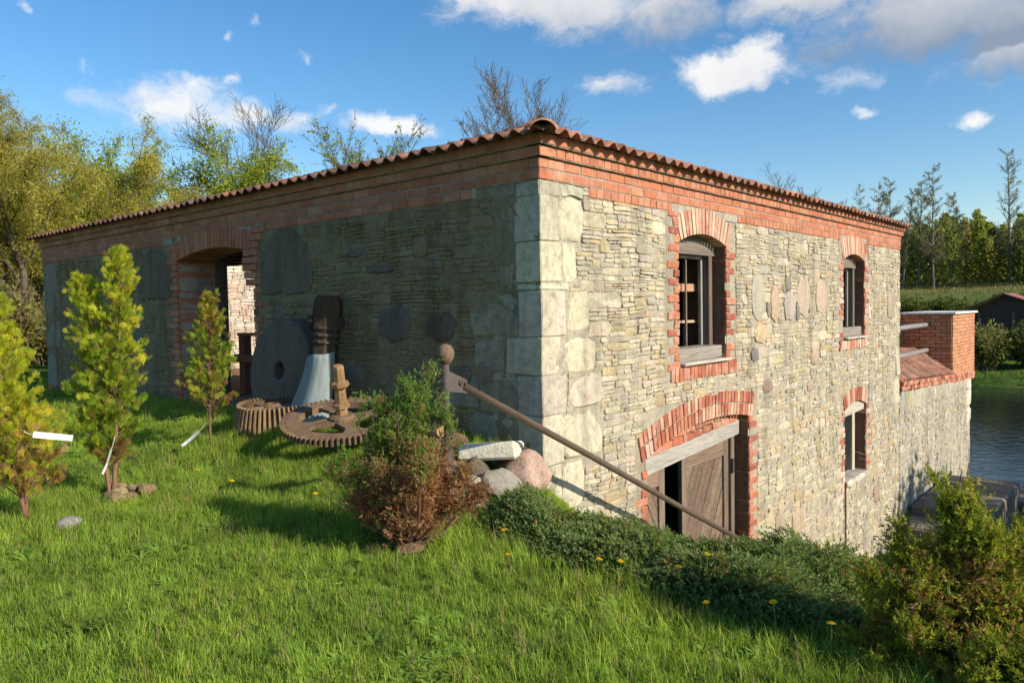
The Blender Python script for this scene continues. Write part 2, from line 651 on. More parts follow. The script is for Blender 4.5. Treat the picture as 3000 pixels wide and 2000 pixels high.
# bare soil and last year's straw here and there, a strip of straw along the wood's foot
sx = N.new('ShaderNodeSeparateXYZ')
g = N.new('ShaderNodeNewGeometry')
L.new(g.outputs['Position'], sx.inputs[0])
dryn = noise(N, L, .9, 6, .65, v)
dry = ramp(N, L, dryn, [(.6, 0.0), (.78, .55)])
c = mixc(N, L, 'MIX', dry, turf, (.20, .15, .075))
mr1 = N.new('ShaderNodeMapRange')
mr1.inputs['From Min'].default_value = 98
mr1.inputs['From Max'].default_value = 109
L.new(sx.outputs['Y'], mr1.inputs['Value'])
fstraw = mixc(N, L, 'MULTIPLY', 1.0, mr1.outputs[0], ramp(N, L, noise(N, L, .22, 6, .7, v), [(.35, .1), (.6, .95)]))
c = mixc(N, L, 'MIX', fstraw, c, (.26, .20, .10))
principled(N, L, o, c, .95, bump(N, L, mixc(N, L, 'ADD', .6, n2, n3), .9, .04), .12)
M['soil'] = m
ground = build_np('ground', nv, gf, None, m, smooth=True)
tag(ground, kind='structure')

m, N, L, o = new_mat('river_water')
v = objvec(N, L, (1.0, .55, 1))
w1 = noise(N, L, 2.6, 5, .6, v, .6)
w2 = noise(N, L, .5, 3, .5, v)
p = principled(N, L, o, (.012, .016, .018), .07, bump(N, L, mixc(N, L, 'ADD', .7, w1, w2), .20, .12), .5)
M['water'] = m
wb = MB()
wb.add([(-420, 19.0, -4.62), (420, 19.0, -4.62), (420, 62, -4.62), (-420, 62, -4.62)], [(0, 1, 2, 3)], (.1, .1, .1))
tag(wb.build('river', m), kind='structure')

# ------------------------------------------------------------------ the mill
FMAP = lambda u, v, w: (-u, -w, v)        # front wall, facing -Y, u runs west from the corner
SMAP = lambda u, v, w: (w, u, v)          # river-side wall, facing +X, u runs north from the corner
LEN, WID = 12.99, 12.31
ZTOP = 3.22

mill = empty('stone_mill', (0, 0, 0), label='old limestone mill with red brick eaves, clay roof tiles and arched openings', cat='building')


def score_of(P, area, nrm):
    d = np.array(P)-CAM
    dist = np.linalg.norm(d)
    fz = d @ _fw
    px, py = d @ _r2/max(fz, .1), d @ _u2/max(fz, .1)
    vis = 1.0 if fz > 0 and abs(px) < .70 and abs(py) < .47 else .02
    return area*abs(np.dot(d/dist, nrm))/dist**2*vis


class Pieces:
    """alike pieces: the 300 that show largest become objects, the rest one mesh"""
    def __init__(self, name, parent, mats):
        self.name, self.parent, self.mats, self.items = name, parent, mats, []

    def add(self, verts, faces, col, mat, score, name=None):
        self.items.append((score, verts, faces, col, mat, name or self.name))

    def finish(self, limit=300, rest=None):
        self.items.sort(key=lambda t: -t[0])
        for s, V, F, c, mt, nm in self.items[:limit]:
            mb = MB()
            mb.add(V, F, c)
            ctr = np.mean(np.array([tuple(p) for p in V]), axis=0)
            mb.build(nm, M[mt], self.parent, origin=tuple(ctr))
        for mt in self.mats:
            sub = [t for t in self.items[limit:] if t[4] == mt]
            if sub:
                mb = MB()
                for s, V, F, c, _, _ in sub:
                    mb.add(V, F, c)
                mb.build(rest or self.name+'work', M[mt], self.parent, kind='stuff')


def rnd(a, b):
    return random.uniform(a, b)


def stone_piece(fm, u0, u1, v0, v1, proud, jit=None, nrm=None):
    """irregular rubble stone: rough outline, chamfer, bulged face"""
    w, h = u1-u0, v1-v0
    j = min(w, h)*.15 if jit is None else jit
    cu, cv = (u0+u1)/2, (v0+v1)/2
    k = rnd(.03, .16)
    ring = [(u0+w*k, v0), (cu+rnd(-.2, .2)*w, v0), (u1-w*k*rnd(.4, 1.2), v0), (u1, v0+h*rnd(.1, .35)), (u1, v1-h*rnd(.1, .35)),
            (u1-w*rnd(.05, .25), v1), (cu+rnd(-.2, .2)*w, v1), (u0+w*rnd(.05, .25), v1), (u0, v1-h*rnd(.1, .35)), (u0, v0+h*rnd(.1, .35))]
    ring = [(a+rnd(-j, j)*.5, b+rnd(-j, j)*.5) for a, b in ring]
    ring = [(a+.016*math.sin(b*7.1+a*2.3)+.010*math.sin(a*11+b*3.), b+.012*math.sin(a*1.9+b*1.3+1.7)+.007*math.sin(a*5.7+b*2.1)) for a, b in ring]
    n = len(ring)
    tu, tv = rnd(-.04, .04), rnd(-.09, .07)
    c = rnd(.07, .15)
    V = [fm(a, b, -.05) for a, b in ring]
    V += [fm(a, b, proud*.35+(a-cu)*tu*.4+(b-cv)*tv*.4) for a, b in ring]
    V += [fm(cu+(a-cu)*(1-c*h/max(w, h)), cv+(b-cv)*(1-c), proud+(a-cu)*tu+(b-cv)*tv+rnd(-.003, .004)) for a, b in ring]
    V += [fm(cu+rnd(-.1, .1)*w, cv+rnd(-.1, .1)*h, proud+rnd(0, .012))]
    F = []
    for i in range(n):
        q = (i+1) % n
        F.append((i, q, n+q, n+i))
        F.append((n+i, n+q, 2*n+q, 2*n+i))
        F.append((2*n+i, 2*n+q, 3*n))
    return V, F


CREAM = [(.075+a*.64, .064+b*.635, .068+c*.60) for a, b, c in [(.54, .48, .34), (.58, .53, .40), (.50, .45, .33), (.46, .44, .37), (.56, .47, .27), (.60, .55, .43), (.42, .40, .34), (.52, .47, .36), (.55, .50, .36), (.50, .40, .22), (.63, .58, .46), (.40, .37, .29)]]


def vary(c, a=.1):
    k = rnd(1-a, 1+a)
    return tuple(max(.01, x*k*rnd(.96, 1.04)) for x in c)


def rubble(P, fm, nrm, u0, u1, v0, v1, blocked, fine=0.0, pal=CREAM):
    v = v0
    while v < v1-.03:
        h = min(rnd(.11, .19), v1-v)
        if v1-(v+h) < .06:
            h = v1-v
        iv = [(u0, u1)]
        for a, b, c, d in blocked:
            if c < v+h*.65 and d > v+h*.35:
                nv_ = []
                for p0, p1 in iv:
                    if b <= p0 or a >= p1:
                        nv_.append((p0, p1))
                        continue
                    if a > p0+.03:
                        nv_.append((p0, a))
                    if b < p1-.03:
                        nv_.append((b, p1))
                iv = nv_
        for p0, p1 in iv:
            u = p0
            while u < p1-.02:
                w = rnd(.15, .42) if random.random() > fine else rnd(.11, .28)
                if p1-(u+w) < .1:
                    w = p1-u
                thin = 1.0 if u < 4.6 else .35
                k = random.choices([1, 2, 3, 4], [.10+.22*(1-thin), .42, .26+.2*thin, .04+.16*thin])[0]
                cuts = [0]+sorted(min(.85, max(.15, (i+rnd(-.22, .22))/k)) for i in range(1, k))+[1]
                for a, b in zip(cuts[:-1], cuts[1:]):
                    hh = (b-a)*h
                    xs = [u, u+w]
                    if w > hh*3.6 and random.random() < .5:
                        xs = [u, u+w*rnd(.35, .65), u+w]
                    for x0, x1 in zip(xs[:-1], xs[1:]):
                        g = rnd(.001, .005)
                        pr = rnd(.003, .019)
                        V, F = stone_piece(fm, x0+g, x1-g, v+a*h+g*.8, v+b*h-g*.8, pr)
                        ctr = fm((x0+x1)/2, v+(a+b)/2*h, 0)
                        P.add(V, F, vary(random.choice(pal), .10), 'stone', score_of(ctr, (x1-x0)*hh, nrm))
                u += w
        v += h


def brick_piece(fm, u0, u1, v0, v1, w0, w1, b=.006, j=.0025):
    V = []
    for w, ins in ((w0, 0), (w1-b, 0), (w1, b)):
        for a, c in ((u0+ins, v0+ins), (u1-ins, v0+ins), (u1-ins, v1-ins), (u0+ins, v1-ins)):
            V.append(fm(a+rnd(-j, j), c+rnd(-j, j), w+rnd(-j, j)*.6))
    F = []
    for r in (0, 4):
        for k in range(4):
            q = (k+1) % 4
            F.append((r+k, r+q, r+4+q, r+4+k))
    F.append((8, 9, 10, 11))
    return V, F


NEWRED = [(.40, .155, .092), (.43, .175, .105), (.37, .14, .082), (.44, .195, .12), (.39, .16, .098)]
OLDRED = [(.36, .12, .075), (.30, .10, .065), (.40, .15, .09), (.27, .09, .065), (.42, .19, .13)]
PALERED = [(.48, .26, .19), (.50, .33, .25), (.44, .21, .15), (.52, .38, .29), (.42, .17, .12)]

BR = Pieces('brick', mill, ['brick', 'oldbrick'])
ST = Pieces('stone', mill, ['stone', 'granite', 'quoin'])
SN, FN = (1, 0, 0), (0, -1, 0)


def brick_row(fm, nrm, u0, u1, v0, v1, w0, w1, L_, pal, off=0.0, mat='brick', j=.0025):
    u = u0-off
    while u < u1-.02:
        a, b = max(u, u0), min(u+L_-.012, u1)
        if b-a > .03:
            V, F = brick_piece(fm, a, b, v0+.006, v1-.006, w0, w1+rnd(-.002, .002), j=j)
            BR.add(V, F, vary(random.choice(pal), .08), mat, score_of(fm((a+b)/2, (v0+v1)/2, w1), (b-a)*(v1-v0), nrm))
        u += L_


BEDS = []
# eaves: five courses, stepped outwards near the top
for fm, nrm, U1 in ((SMAP, SN, WID), (FMAP, FN, LEN)):
    hd = .131
    side = fm is SMAP
    # butt joints at the corner: the side courses run through, the front ones stop short
    c1, c2, c3 = .105, .062, .022
    brick_row(fm, nrm, -c1 if side else c1*-1+.0, U1+.10, 3.12, 3.22, -.10, c1, .262 if not side else .262, NEWRED, .10)
    brick_row(fm, nrm, -c2, U1+.06, 3.02, 3.12, -.10, c2, hd if side else .262, NEWRED, 0.0)
    brick_row(fm, nrm, -c3, U1+.02, 2.92, 3.02, -.10, c3, .262, NEWRED, .13)
    brick_row(fm, nrm, -c3, U1+.02, 2.82, 2.92, -.10, c3-.003, .262, NEWRED, 0.0)
    for z0_, z1_, w_ in ((3.12, 3.219, c1), (3.021, 3.121, c2), (2.919, 3.02, c3), (2.821, 2.92, c3), (2.722, 2.822, .017)):
        ua, ub = (-w_+.011, U1+.012) if z0_ > 2.8 else (.8, U1)
        lo_, hi_ = fm(ua, z0_, -.09), fm(ub, z1_, w_-.009)
        BEDS.append(([(lo_[i]+hi_[i])/2 for i in range(3)], [abs(hi_[i]-lo_[i]) for i in range(3)]))
    if side:
        brick_row(fm, nrm, .78, 2.45, 2.72, 2.82, -.10, .019, hd, NEWRED, 0)
        brick_row(fm, nrm, 4.22, 8.40, 2.72, 2.82, -.10, .019, hd, NEWRED, 0)
        brick_row(fm, nrm, 9.95, U1+.02, 2.72, 2.82, -.10, .019, hd, NEWRED, 0)
    else:
        brick_row(fm, nrm, .85, 4.6, 2.72, 2.82, -.10, .019, .262, NEWRED, .1)
        brick_row(fm, nrm, 7.6, U1+.02, 2.72, 2.82, -.10, .019, hd, NEWRED, 0)

# --- openings: u0,u1,z0,z1 of the hole in the wall
SIDE_OPEN = [(2.60, 3.86, .94, 2.50), (8.58, 9.82, 1.0, 2.50), (8.66, 9.93, -1.62, -.20), (1.84, 4.56, -2.9, .20)]
FRONT_OPEN = [(4.98, 7.19, .0, 2.60)]


def arch(fm, nrm, u0, u1, zl, zr, rise, thick, n, pal, mat, w0, w1, rings=1):
    """segmental arch of n radial bricks; springs at (u0,zl) and (u1,zr)"""
    c = u1-u0
    R = (c*c/4+rise*rise)/(2*rise)
    cu, half = (u0+u1)/2, math.asin(c/2/R)
    slope = (zr-zl)/c
    for i in range(n):
        t0, t1 = -half+2*half*i/n, -half+2*half*(i+1)/n
        g = .10*(t1-t0)
        t0, t1 = t0+g, t1-g
        for k in range(rings):
            r0 = R+thick*k/rings+(.008 if k else 0)
            r1 = R+thick*(k+1)/rings-rnd(0, .012)
            q = []
            for t, r in ((t0, r0), (t1, r0), (t1, r1), (t0, r1)):
                uu = cu+math.sin(t)*r
                q.append((uu, (zl+zr)/2+rise-R+math.cos(t)*r+(uu-cu)*slope))
            V, ww = [], w1+rnd(-.004, .004)
            mu, mv = sum(p[0] for p in q)/4, sum(p[1] for p in q)/4
            for w, s in ((w0, 1), (ww-.006, 1), (ww, .90)):
                for a, b in q:
                    V.append(fm(mu+(a-mu)*(s if w == ww else 1), mv+(b-mv)*(1-(1-s)*.3), w))
            F = []
            for r in (0, 4):
                for kk in range(4):
                    F.append((r+kk, r+(kk+1) % 4, r+4+(kk+1) % 4, r+4+kk))
            F += [(8, 9, 10, 11), (0, 3, 2, 1)]
            BR.add(V, F, vary(random.choice(pal), .1), mat, score_of(fm(mu, mv, w1), thick*c/n/rings, nrm))


def jamb(fm, nrm, edge, sgn, z0, z1, pal, mat, depth, course=.10, lo=.12, hi=.26, skip=0.0):
    """toothed jamb of alternating headers and stretchers; sgn -1: brick lies at smaller u"""
    z, i = z0, random.randint(0, 1)
    while z < z1-.05:
        ln = (lo if i % 2 else hi)*rnd(.88, 1.1)
        a, b = (edge-ln, edge) if sgn < 0 else (edge, edge+ln)
        if random.random() >= skip:
            V, F = brick_piece(fm, a, b, z+.006, min(z+course, z1)-.007, -depth, .016+rnd(-.004, .006), .010, .005)
            BR.add(V, F, vary(random.choice(pal), .12), mat, score_of(fm((a+b)/2, z+course/2, 0), ln*course, nrm))
        else:
            V, F = brick_piece(fm, edge-.02 if sgn < 0 else edge, edge if sgn < 0 else edge+.02, z, z+course, -depth, .0)
            BR.add(V, F, vary((.42, .38, .3), .1), mat, 0)
        z += course
        i += 1


def sill_bricks(fm, nrm, u0, u1, z0, z1, pal, mat, n, w1=.03):
    for i in range(n):
        a, b = u0+(u1-u0)*i/n, u0+(u1-u0)*(i+1)/n-.011
        V, F = brick_piece(fm, a, b, z0+rnd(-.008, .008), z1, -.2, w1+rnd(-.004, .004), .007, .004)
        BR.add(V, F, vary(random.choice(pal), .12), mat, score_of(fm((a+b)/2, (z0+z1)/2, 0), (b-a)*(z1-z0), nrm))


# window over the basement door
jamb(SMAP, SN, 2.60, -1, .76, 2.74, OLDRED+NEWRED[:2], 'oldbrick', .24)
jamb(SMAP, SN, 3.86, 1, .92, 2.72, OLDRED, 'oldbrick', .24, skip=.12)
arch(SMAP, SN, 2.57, 3.89, 2.37, 2.37, .135, .32, 17, PALERED, 'oldbrick', -.24, .018)
sill_bricks(SMAP, SN, 2.38, 4.15, .73, .90, OLDRED+NEWRED[:1], 'oldbrick', 19)
# far upper window
jamb(SMAP, SN, 8.58, -1, .80, 2.45, OLDRED+PALERED, 'oldbrick', .24, skip=.2)
jamb(SMAP, SN, 9.82, 1, 1.0, 2.45, OLDRED+PALERED, 'oldbrick', .24, skip=.25)
arch(SMAP, SN, 8.55, 9.85, 2.37, 2.37, .135, .36, 17, PALERED, 'oldbrick', -.24, .018)
sill_bricks(SMAP, SN, 8.36, 9.95, .78, .95, PALERED+OLDRED[:1], 'oldbrick', 16)
# basement window
jamb(SMAP, SN, 8.66, -1, -2.0, -.33, OLDRED+PALERED, 'oldbrick', .30, skip=.15)
jamb(SMAP, SN, 9.93, 1, -1.62, -.30, OLDRED+PALERED, 'oldbrick', .30, skip=.15)
arch(SMAP, SN, 8.64, 9.95, -.32, -.32, .12, .27, 16, PALERED+OLDRED[:2], 'oldbrick', -.30, .016)
# basement door
jamb(SMAP, SN, 1.84, -1, -1.2, -.10, OLDRED+NEWRED[:2], 'oldbrick', .30, skip=.25)
jamb(SMAP, SN, 4.56, 1, -2.9, .10, OLDRED, 'oldbrick', .34, skip=.1)
arch(SMAP, SN, 1.72, 4.66, -.10, .07, .19, .33, 33, OLDRED+PALERED[:2], 'oldbrick', -.34, .020, rings=2)
# arched doorway in the front wall
arch(FMAP, FN, 4.95, 7.22, 2.45, 2.43, .14, .285, 24, NEWRED, 'brick', -.60, .020)
jamb(FMAP, FN, 7.19, 1, .10, 2.74, NEWRED, 'brick', .60, lo=.14, hi=.30)
# right jamb: corbels out in steps under the arch
for i, (z, a, b) in enumerate([(2.70, 4.66, 4.98), (2.60, 4.74, 5.05), (2.50, 4.82, 5.12), (2.40, 4.86, 5.20), (2.30, 4.84, 5.22), (2.20, 4.88, 5.22), (2.10, 4.90, 5.18), (2.0, 4.78, 5.14)]):
    V, F = brick_piece(FMAP, a, b, z+.006, z+.094, -.60, .03, .008)
    BR.add(V, F, vary(random.choice(NEWRED), .1), 'brick', score_of(FMAP((a+b)/2, z, 0), .03, FN))
jamb(FMAP, FN, 4.98, -1, .10, 1.98, OLDRED+NEWRED, 'oldbrick', .60, lo=.10, hi=.22)

# --- corner blocks (dressed limestone), each one stone turning the corner
QUOINS = [(2.685, 2.815, .66, .95), (2.26, 2.68, .65, .57), (1.875, 2.25, .56, .51), (1.80, 1.868, .42, .3), (1.36, 1.79, .37, .90), (1.00, 1.35, .86, .43), (.62, .99, .36, .80), (.14, .61, 1.0, .55), (-.35, .13, .62, .62), (-.8, -.36, .8, .3)]
for z0, z1, du, dl in QUOINS:
    e = rnd(.007, .013)
    mb = MB()
    du_c, dl_c = min(du, rnd(.26, .34)), min(dl, rnd(.26, .34))
    if du-du_c < .16:
        du_c = du
    if dl-dl_c < .16:
        dl_c = dl
    col = vary(random.choice([(.48, .44, .355), (.43, .40, .33), (.485, .44, .345)]), .06)
    mb.cbox(((-dl_c+e)/2, (-e+du_c)/2, (z0+z1)/2), (dl_c+e, du_c+e, z1-z0+.001), col, b=.010, jit=.008)
    ST.add(mb.v, mb.f, mb.c, 'quoin', 9.0, 'corner_block')
    if du > du_c:
        V, F = stone_piece(SMAP, du_c+.004, du, z0+rnd(0, .02), z1-rnd(0, .02), .012, .035)
        ST.add(V, F, vary(col, .05), 'quoin', 8.5, 'dressed_block')
    if dl > dl_c:
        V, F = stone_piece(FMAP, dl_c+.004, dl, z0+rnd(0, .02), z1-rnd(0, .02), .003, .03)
        ST.add(V, F, vary(tuple(x*k_ for x, k_ in zip(col, (.60, .56, .50))), .05), 'quoin', 8.5, 'dressed_block')  # front wing: block colour darkened to carry the front wall's shade
# two separate blocks in the shaded front beside the corner, blocks at the far ends
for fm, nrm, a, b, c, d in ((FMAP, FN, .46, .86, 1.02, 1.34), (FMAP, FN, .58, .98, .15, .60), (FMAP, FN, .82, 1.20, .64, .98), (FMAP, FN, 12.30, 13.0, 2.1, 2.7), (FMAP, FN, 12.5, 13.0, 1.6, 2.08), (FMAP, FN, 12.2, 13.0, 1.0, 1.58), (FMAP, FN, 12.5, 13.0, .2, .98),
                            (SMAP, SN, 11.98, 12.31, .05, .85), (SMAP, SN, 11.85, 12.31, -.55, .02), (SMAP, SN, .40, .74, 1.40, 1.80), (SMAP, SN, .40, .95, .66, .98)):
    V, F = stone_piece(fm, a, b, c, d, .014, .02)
    ST.add(V, F, vary((.46, .43, .34) if fm is SMAP else (.26, .235, .175), .06), 'quoin', 8.0, 'dressed_block')  # front blocks get a darker tone with the wall's shade in it


def boulder_piece(fm, u, v, a, b, proud, n=13):
    ph = rnd(0, 6)
    def sq(t):
        return math.copysign(abs(t)**.75, t)
    ring = [(u+a*sq(math.cos(2*math.pi*k/n+ph*.1))*(1+.09*math.sin(2.1*k+ph)+rnd(-.10, .10)), v+b*sq(math.sin(2*math.pi*k/n+ph*.1))*(1+.10*math.cos(3*k+ph)+rnd(-.10, .10))) for k in range(n)]
    V = [fm(p, q, -.05) for p, q in ring]+[fm(u+(p-u)*.93, v+(q-v)*.93, proud*.6) for p, q in ring]+[fm(u+(p-u)*.6, v+(q-v)*.6, proud) for p, q in ring]+[fm(u, v, proud*1.06)]
    F = []
    for k in range(n):
        q = (k+1) % n
        F += [(k, q, n+q, n+k), (n+k, n+q, 2*n+q, 2*n+k), (2*n+k, 2*n+q, 3*n)]
    return V, F


SBOULD = [(4.89, 1.74, .24, .34, (.36, .33, .27)), (5.47, 1.63, .17, .28, (.45, .31, .22)), (5.98, 1.93, .12, .13, (.17, .165, .16)), (6.05, 1.60, .22, .25, (.35, .33, .29)), (5.24, 1.55, .07, .11, (.15, .15, .15)),
          (6.63, 1.74, .30, .34, (.46, .38, .30)), (6.38, 1.50, .08, .13, (.19, .19, .20)), (7.48, 1.73, .32, .30, (.43, .33, .24)), (4.76, .92, .14, .10, (.13, .135, .16)), (5.20, .44, .19, .10, (.26, .17, .15)), (7.14, .75, .25, .12, (.40, .28, .22)),
          (6.9, .28, .14, .09, (.36, .24, .2)), (5.65, -1.66, .22, .2, (.36, .27, .21)), (6.36, -1.8, .25, .24, (.38, .29, .22)), (7.4, -2.0, .22, .2, (.38, .30, .23)), (11.6, 1.55, .26, .32, (.40, .33, .28)), (4.95, 1.22, .22, .14, (.48, .38, .23)),
          (10.6, -2.2, .22, .18, (.33, .24, .2))]
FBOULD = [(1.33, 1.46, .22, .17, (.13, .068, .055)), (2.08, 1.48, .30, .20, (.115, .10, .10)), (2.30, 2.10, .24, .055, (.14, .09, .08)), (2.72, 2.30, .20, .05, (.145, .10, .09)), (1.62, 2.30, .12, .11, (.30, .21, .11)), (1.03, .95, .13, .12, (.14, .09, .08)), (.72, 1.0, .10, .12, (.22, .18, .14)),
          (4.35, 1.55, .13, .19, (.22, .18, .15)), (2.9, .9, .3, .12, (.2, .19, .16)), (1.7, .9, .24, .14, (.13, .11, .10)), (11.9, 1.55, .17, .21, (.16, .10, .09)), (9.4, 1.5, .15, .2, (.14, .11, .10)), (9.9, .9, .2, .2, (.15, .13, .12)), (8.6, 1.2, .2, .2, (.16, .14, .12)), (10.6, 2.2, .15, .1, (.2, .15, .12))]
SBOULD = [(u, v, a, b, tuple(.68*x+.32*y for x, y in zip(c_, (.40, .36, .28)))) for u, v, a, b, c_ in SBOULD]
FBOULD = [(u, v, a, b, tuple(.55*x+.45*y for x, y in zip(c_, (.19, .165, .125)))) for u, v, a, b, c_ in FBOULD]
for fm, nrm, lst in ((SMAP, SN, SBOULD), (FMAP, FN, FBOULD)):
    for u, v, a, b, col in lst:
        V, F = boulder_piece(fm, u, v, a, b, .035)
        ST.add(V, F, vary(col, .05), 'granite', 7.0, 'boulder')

# --- rubble
sblock = [(2.28, 4.16, .90, 2.80), (2.36, 4.16, .73, .92), (8.34, 10.05, .96, 2.84), (8.34, 9.97, .78, .97), (8.44, 10.12, -1.66, .06), (8.44, 8.70, -2.0, -1.6), (1.60, 4.84, -2.9, .10), (1.75, 4.62, .0, .42), (2.5, 4.0, .3, .50)]
for z0, z1, du, dl in QUOINS:
    sblock.append((-1, du, z0, z1))
for a, b, c, d in ((11.98, 12.4, .05, .85), (11.85, 12.4, -.55, .02), (.4, .74, 1.4, 1.8), (.4, .95, .66, .98)):
    sblock.append((a, b, c, d))
for u, v, a, b, col in SBOULD:
    sblock.append((u-a*.86, u+a*.86, v-b*.86, v+b*.86))
rubble(ST, SMAP, SN, 0.0, WID, -3.9, 2.715, sblock, .25)
rubble(ST, SMAP, SN, .66, .80, 2.70, 2.815, sblock)
fblock = [(4.70, 7.46, 0.0, 2.8)]
for z0, z1, du, dl in QUOINS:
    fblock.append((-1, dl, z0, z1))
for a, b, c, d in ((.46, .86, 1.02, 1.34), (.58, .98, .15, .60), (.82, 1.2, .64, .98), (12.3, 13.0, 2.1, 2.7), (12.5, 13, 1.6, 2.08), (12.2, 13, 1.0, 1.58), (12.5, 13, .2, .98)):
    fblock.append((a, b, c, d))
for u, v, a, b, col in FBOULD:
    fblock.append((u-a*.86, u+a*.86, v-b*.86, v+b*.86))
for cx_ in (4.20, 7.95):
    for k in range(-5, 6):
        zz = 2.12+k*.11
        if k < -2:
            continue
        hw = math.sqrt(max(0, .62**2-(k*.11)**2))
        fblock.append((cx_-hw, cx_+hw, zz-.055, zz+.055))
SHADECREAM = [(.135+a*.22, .105+b*.19, .058+c*.13) for a, b, c in CREAM]  # grey stones, darkened and warmed: the front wall's shade is in the colour
rubble(ST, FMAP, FN, 0.0, LEN, -.1, 2.715, fblock, .5, SHADECREAM)
rubble(ST, FMAP, FN, 4.6, 4.72, 2.70, 2.815, [], .5, SHADECREAM)

# --- mortar bed: a lumpy skin between the stones, and the wall's core behind it


def mortar_skin(fm, u0, u1, v0, v1, holes, seed):
    st = .045
    nu, nv2 = int((u1-u0)/st), int((v1-v0)/st)
    uu = np.linspace(u0, u1, nu+1)
    vv = np.linspace(v0, v1, nv2+1)
    UU, VV = np.meshgrid(uu, vv)
    ww = .0025+.0085*vnoise(UU, VV, 9.0, seed)+.009*vnoise(UU, VV, 2.1, seed+2)+rng.normal(0, .0022, UU.shape)
    x, y, z = fm(UU, VV, ww)
    P = np.stack([x.ravel(), y.ravel(), z.ravel()], 1)
    i0 = (np.arange(nv2)[:, None]*(nu+1)+np.arange(nu)[None, :])
    cu = (uu[:-1]+uu[1:])[None, :]/2
    cv = (vv[:-1]+vv[1:])[:, None]/2
    keep = np.ones((nv2, nu), bool)
    for a, b, c, d in holes:
        keep &= ~((cu > a-.03) & (cu < b+.03) & (cv > c-.03) & (cv < d+.02))
    i0 = i0[keep]
    Fq = np.stack([i0, i0+1, i0+2+nu, i0+1+nu], 1)
    return P, Fq


WALL = empty('wall', (0, 0, 0))
WALL.parent = mill
P1, F1 = mortar_skin(SMAP, -.002, WID, -3.9, 2.83, SIDE_OPEN, 1.0)
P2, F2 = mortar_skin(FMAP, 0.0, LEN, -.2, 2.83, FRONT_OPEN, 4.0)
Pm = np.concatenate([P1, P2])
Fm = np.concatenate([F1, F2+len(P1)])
build_np('mortar', Pm, Fm, np.concatenate([np.tile(np.array([[.335, .305, .245]]), (len(F1), 1)), np.tile(np.array([[.225, .19, .12]]), (len(F2), 1))]), M['mortar'], WALL, smooth=True)  # front mortar darkened like its stones, shade painted in


def wall_boxes(mb, fm, u0, u1, v0, v1, holes, w0, w1, col):
    us = sorted({u0, u1}.union(*[{max(u0, a), min(u1, b)} for a, b, c, d in holes]))
    for a, b in zip(us[:-1], us[1:]):
        mid = (a+b)/2
        hs = sorted([(c, d) for p, q, c, d in holes if p < mid < q])
        z = v0
        for c, d in hs+[(v1, v1)]:
            if c > z+.005:
                lo, hi = fm(a, z, w0), fm(b, min(c, v1), w1)
                mb.box([(lo[i]+hi[i])/2 for i in range(3)], [abs(hi[i]-lo[i]) for i in range(3)], col)
            z = max(z, d)


core = MB()
wall_boxes(core, SMAP, .0, WID, -4.0, 3.13, SIDE_OPEN, -.62, -.035, (.36, .33, .27))
wall_boxes(core, FMAP, .64, LEN, -1.5, 3.13, FRONT_OPEN, -.62, -.035, (.36, .33, .27))
# far end wall, river-end wall and the joint of the corner
core.box((-LEN+.13, 6.3, .9), (.26, 11.3, 4.4), (.48, .44, .35))
core.box((-6.6, WID-.31, .0), (11.9, .6, 6.2), (.36, .33, .27))
core.box((-.33, .33, .65), (.628, .628, 4.9), (.36, .33, .27))
core.build('core', M['mortar'], WALL)
beds = MB()
for c_, s_ in BEDS:
    beds.box(c_, s_, (.36, .33, .28))
# brick-toned linings of window and door reveals, darkened to hold the reveals' shade
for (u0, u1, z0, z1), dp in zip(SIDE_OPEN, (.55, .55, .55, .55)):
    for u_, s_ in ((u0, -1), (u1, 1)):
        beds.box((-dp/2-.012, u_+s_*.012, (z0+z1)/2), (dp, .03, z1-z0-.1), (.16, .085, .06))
beds.build('bed_joints', M['mortar'], WALL)

# --- inner face of the far end wall, seen through the doorway
EMAP = lambda u, v, w: (-12.69+w, u, v)
eb = []
for i in range(25):
    z = .32+i*.10
    ln = .30 if i % 2 else .52
    eb.append((2.2, 3.0+ln, z, z+.1))
    V, F = brick_piece(EMAP, 3.0, 3.0+ln-.01, z+.006, z+.093, -.06, .03, .008)
    BR.add(V, F, vary(random.choice(NEWRED), .1), 'brick', score_of(EMAP(3.2, z, 0), ln*.1, SN))
PALEWALL = [(.55, .51, .42), (.53, .49, .41), (.56, .53, .45), (.50, .38, .31), (.53, .46, .38)]
rubble(ST, EMAP, SN, 1.2, 6.2, .30, 3.1, eb, .3, PALEWALL)
ST.finish(300, 'rubble_stones')
BR.finish(300, 'brickwork')

# --- interior: floor, ceilings, partition
fl = MB()
for i in range(46):
    y0 = .02+i*.25
    x0, x1 = -12.38, -.62
    if y0 < .6:
        x0, x1 = -7.15, -5.0
    fl.box(((x0+x1)/2, y0+.12, .285), (x1-x0, .236, .05), vary((.25, .14, .09), .18))
fl.box((-6.5, 6.2, .22), (11.7, 11.1, .06), (.12, .08, .06))
fl.build('floor', M['wood_x'], mill)
cl = MB()
cl.box((-2.65, 6.2, 2.90), (4.05, 11.1, .07), (.10, .065, .045))  # room ceiling behind the windows, added to keep them dark
cl.box((-8.55, 2.08, 2.86), (7.66, 2.92, .08), (.13, .075, .05))
for k in range(8):
    cl.box((-5.2-k*.95, 2.08, 2.78), (.10, 2.90, .08), (.12, .07, .045))
cl.box((-8.55, 3.51, 2.77), (7.6, .10, .10), (.14, .08, .05))
cl.build('ceiling', M['dark'], mill)
pt = MB()
pt.box((-4.72, 6.2, 1.6), (.10, 11.1, 2.56), (.11, .085, .07))  # partitions added so the windows look into a dark room
pt.box((-2.4, 8.4, 1.6), (4.4, .12, 2.56), (.13, .095, .075))
pt.box((-4.6, 6.2, -1.6), (.10, 11.1, 3.2), (.06, .05, .045))
pt.build('added_partition', M['dark'], mill)
